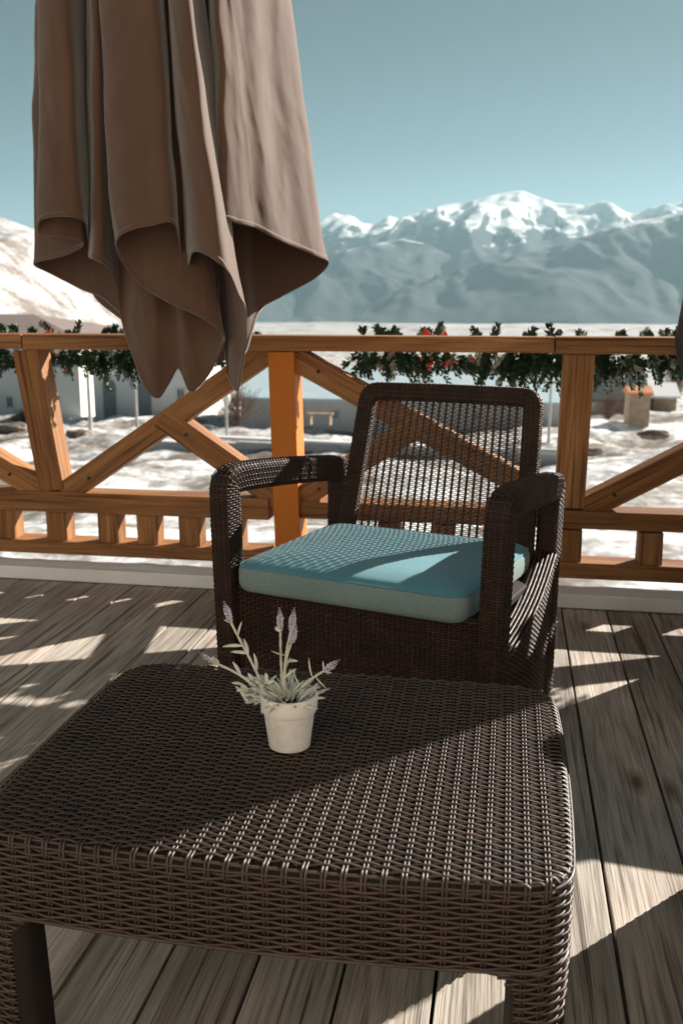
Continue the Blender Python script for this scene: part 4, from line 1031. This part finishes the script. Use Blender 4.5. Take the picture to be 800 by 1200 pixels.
def shrub(x, y, Y, h, w, label, seed, n=90):
    p = ony(x, y, Y); t = empty('bare_shrub', p); tag(t, label, 'shrub', 'bare shrubs in the snow'); rn = random.Random(seed); a = Acc()
    for i in range(n):
        an = rn.uniform(0, 2*PI); r = rn.uniform(0, 1); d = np.array([math.cos(an)*w*.5*r, math.sin(an)*w*.5*r, h*(1-.5*r*r)*rn.uniform(.6, 1.1)])
        f = np.linspace(0, 1, 6)[:, None]; P = d*f+np.array([0, 0, -.1])+np.stack([[rn.gauss(0, .02)*h*k for _ in range(3)] for k in range(6)])
        a.strands(P[None], np.array([.3, -.8, .2]), .02, .02, 4)
        q = P[3]; 
        for k in range(3):
            d2 = d*.35+np.array([rn.gauss(0, .2), rn.gauss(0, .2), rn.gauss(.1, .15)])*h; a.strands((q+d2*f)[None], np.array([.3, -.8, .2]), .012, .012, 4)
    a.obj('branches', M['twig'], t)
shrub(712, 490, 55, 1.5, 2.0, 'reddish bare shrub in front of the green roofed house, nearer the railing post', 1)
shrub(735, 488, 56, 1.2, 1.5, 'small reddish bare shrub between the green roofed house and the plank hut', 2)
shrub(792, 462, 70, 2.2, 3.2, 'wide brown bare shrub at the right edge behind the snowy shed', 3, 140)
shrub(30, 500, 50, 1.0, 2.4, 'low brown bare shrub in front of the guest house, left of the leaning post', 4)
shrub(278, 500, 44, 2.0, 2.2, 'tall bare shrub left of the blue roofed shed, beside the thin pole', 5)
def stone(x, y, Y, s, label, seed):
    p = ony(x, y, Y); rn = random.Random(seed); bm = bmesh.new(); bmesh.ops.create_icosphere(bm, subdivisions=3, radius=1)
    for v in bm.verts:
        n = fbm(np.array([v.co.x*1.3+seed]), np.array([v.co.y*1.3+v.co.z]), 3)[0]; v.co *= 1+.45*n; v.co = Vector((v.co.x*s[0], v.co.y*s[1], v.co.z*s[2]))
    me = bpy.data.meshes.new('boulder'); bm.to_mesh(me); bm.free(); o = link('boulder', me, M['rock']); o.scale = (.6, .6, .5); o.location = p-np.array([0, 0, .05]); tag(o, label, 'rock', 'boulders in the snow')
stone(92, 507, 36, (.9, .6, .35), 'brown boulder in the snow right of the leaning post', 3)
stone(15, 502, 40, (1.3, .7, .5), 'wide brown boulder in the snow left of the leaning post', 5)
stone(690, 528, 30, (.7, .5, .28), 'brown boulder in the snow just right of the right railing post', 7)
stone(766, 508, 36, (.9, .6, .38), 'brown boulder in the snow below the plank hut', 9)

# ------------------------------------------------------------------ the cafe whose terrace this is
def cafe():
    t = empty('cafe_building', (0, -1.45, 0)); tag(t, 'pale plastered cafe building at the back of the deck, its sunlit front facing the railing', 'building')
    plaster = simple('warm_plaster', (.40, .365, .32), rough=.95, var=.05, scale=2, bump=.3, bscale=30)
    mb = MB(); mb.box((0, -2, 2.6), (12, 4, 5.4)); mb.obj('wall', plaster, t)
    mb = MB(); mb.box((0, -1.95, 5.42), (12.6, 4.7, .22), bev=.02); mb.obj('roof', M['roof_b'], t)
    for x, z, w_, h_ in ((-3.6, 1.45, 1.2, 1.3), (3.4, 1.45, 1.2, 1.3), (-2.4, 4.0, 1.0, 1.2), (2.4, 4.0, 1.0, 1.2)):
        mb = MB()
        for dx, dz, bx, bz in ((-w_/2, 0, .09, h_), (w_/2, 0, .09, h_), (0, h_/2, w_+.09, .09), (0, -h_/2, w_+.2, .1), (0, 0, .06, h_)): mb.box((x+dx, .03, z+dz), (bx, .08, bz), bev=.006)
        f = mb.obj('window', M['frame_w'], t); mb = MB(); mb.box((x, .004, z), (w_, .02, h_)); mb.obj('pane', M['pane'], f)
cafe()

# ------------------------------------------------------------------ air
def haze():
    mb = MB(); x0, x1, y0, y1, z0, z1 = -17800, 17800, -600, 17600, -420, 1680
    mb.box(((x0+x1)/2, (y0+y1)/2, (z0+z1)/2), (x1-x0, y1-y0, z1-z0)); 
    m = bpy.data.materials.new('haze_air'); m.use_nodes = True; nt = m.node_tree; nt.nodes.clear()
    o = nt.nodes.new('ShaderNodeOutputMaterial'); v = nt.nodes.new('ShaderNodeVolumePrincipled')
    v.inputs['Color'].default_value = (.46, .70, .79, 1); v.inputs['Density'].default_value = 3.6e-5; v.inputs['Anisotropy'].default_value = .2
    nt.links.new(v.outputs[0], o.inputs['Volume'])
    ob = mb.obj('haze', m); tag(ob, kind='stuff')
haze()

# ------------------------------------------------------------------ light
SAZ, SEL = R(42), R(27)
w = bpy.data.worlds.new('World'); sc.world = w; w.use_nodes = True; nt = w.node_tree; nt.nodes.clear()
out = nt.nodes.new('ShaderNodeOutputWorld'); bg = nt.nodes.new('ShaderNodeBackground'); sky = nt.nodes.new('ShaderNodeTexSky')
sky.sky_type = 'NISHITA'; sky.sun_disc = False; sky.sun_elevation = SEL; sky.sun_rotation = SAZ; sky.altitude = 2200; sky.air_density = .27; sky.dust_density = .8; sky.ozone_density = 1.0
hs = nt.nodes.new('ShaderNodeHueSaturation'); hs.inputs['Hue'].default_value = .437; hs.inputs['Saturation'].default_value = .66; hs.inputs['Value'].default_value = .74
nt.links.new(sky.outputs[0], hs.inputs['Color']); nt.links.new(hs.outputs[0], bg.inputs['Color']); bg.inputs['Strength'].default_value = .05
nt.links.new(bg.outputs[0], out.inputs['Surface'])
ld = bpy.data.lights.new('sun', 'SUN'); ld.energy = 5.0; ld.angle = R(.53); ld.color = (1, .93, .84)
lo = bpy.data.objects.new('sun', ld); COL.objects.link(lo)
sd = Vector((math.sin(SAZ)*math.cos(SEL), math.cos(SAZ)*math.cos(SEL), math.sin(SEL)))
lo.rotation_euler = sd.to_track_quat('Z', 'Y').to_euler(); lo.location = (3, 4, 6)

vs = sc.view_settings; vs.view_transform = 'Standard'; vs.look = 'None'; vs.exposure = 1.25; vs.gamma = 1; vs.use_curve_mapping = False
sc.cycles.use_denoising = True
try: sc.cycles.denoiser = 'OPENIMAGEDENOISE'
except Exception: pass
sc.cycles.max_bounces = 8; sc.cycles.diffuse_bounces = 4; sc.cycles.volume_bounces = 1; sc.cycles.transparent_max_bounces = 8
sc.cycles.sample_clamp_indirect = 6
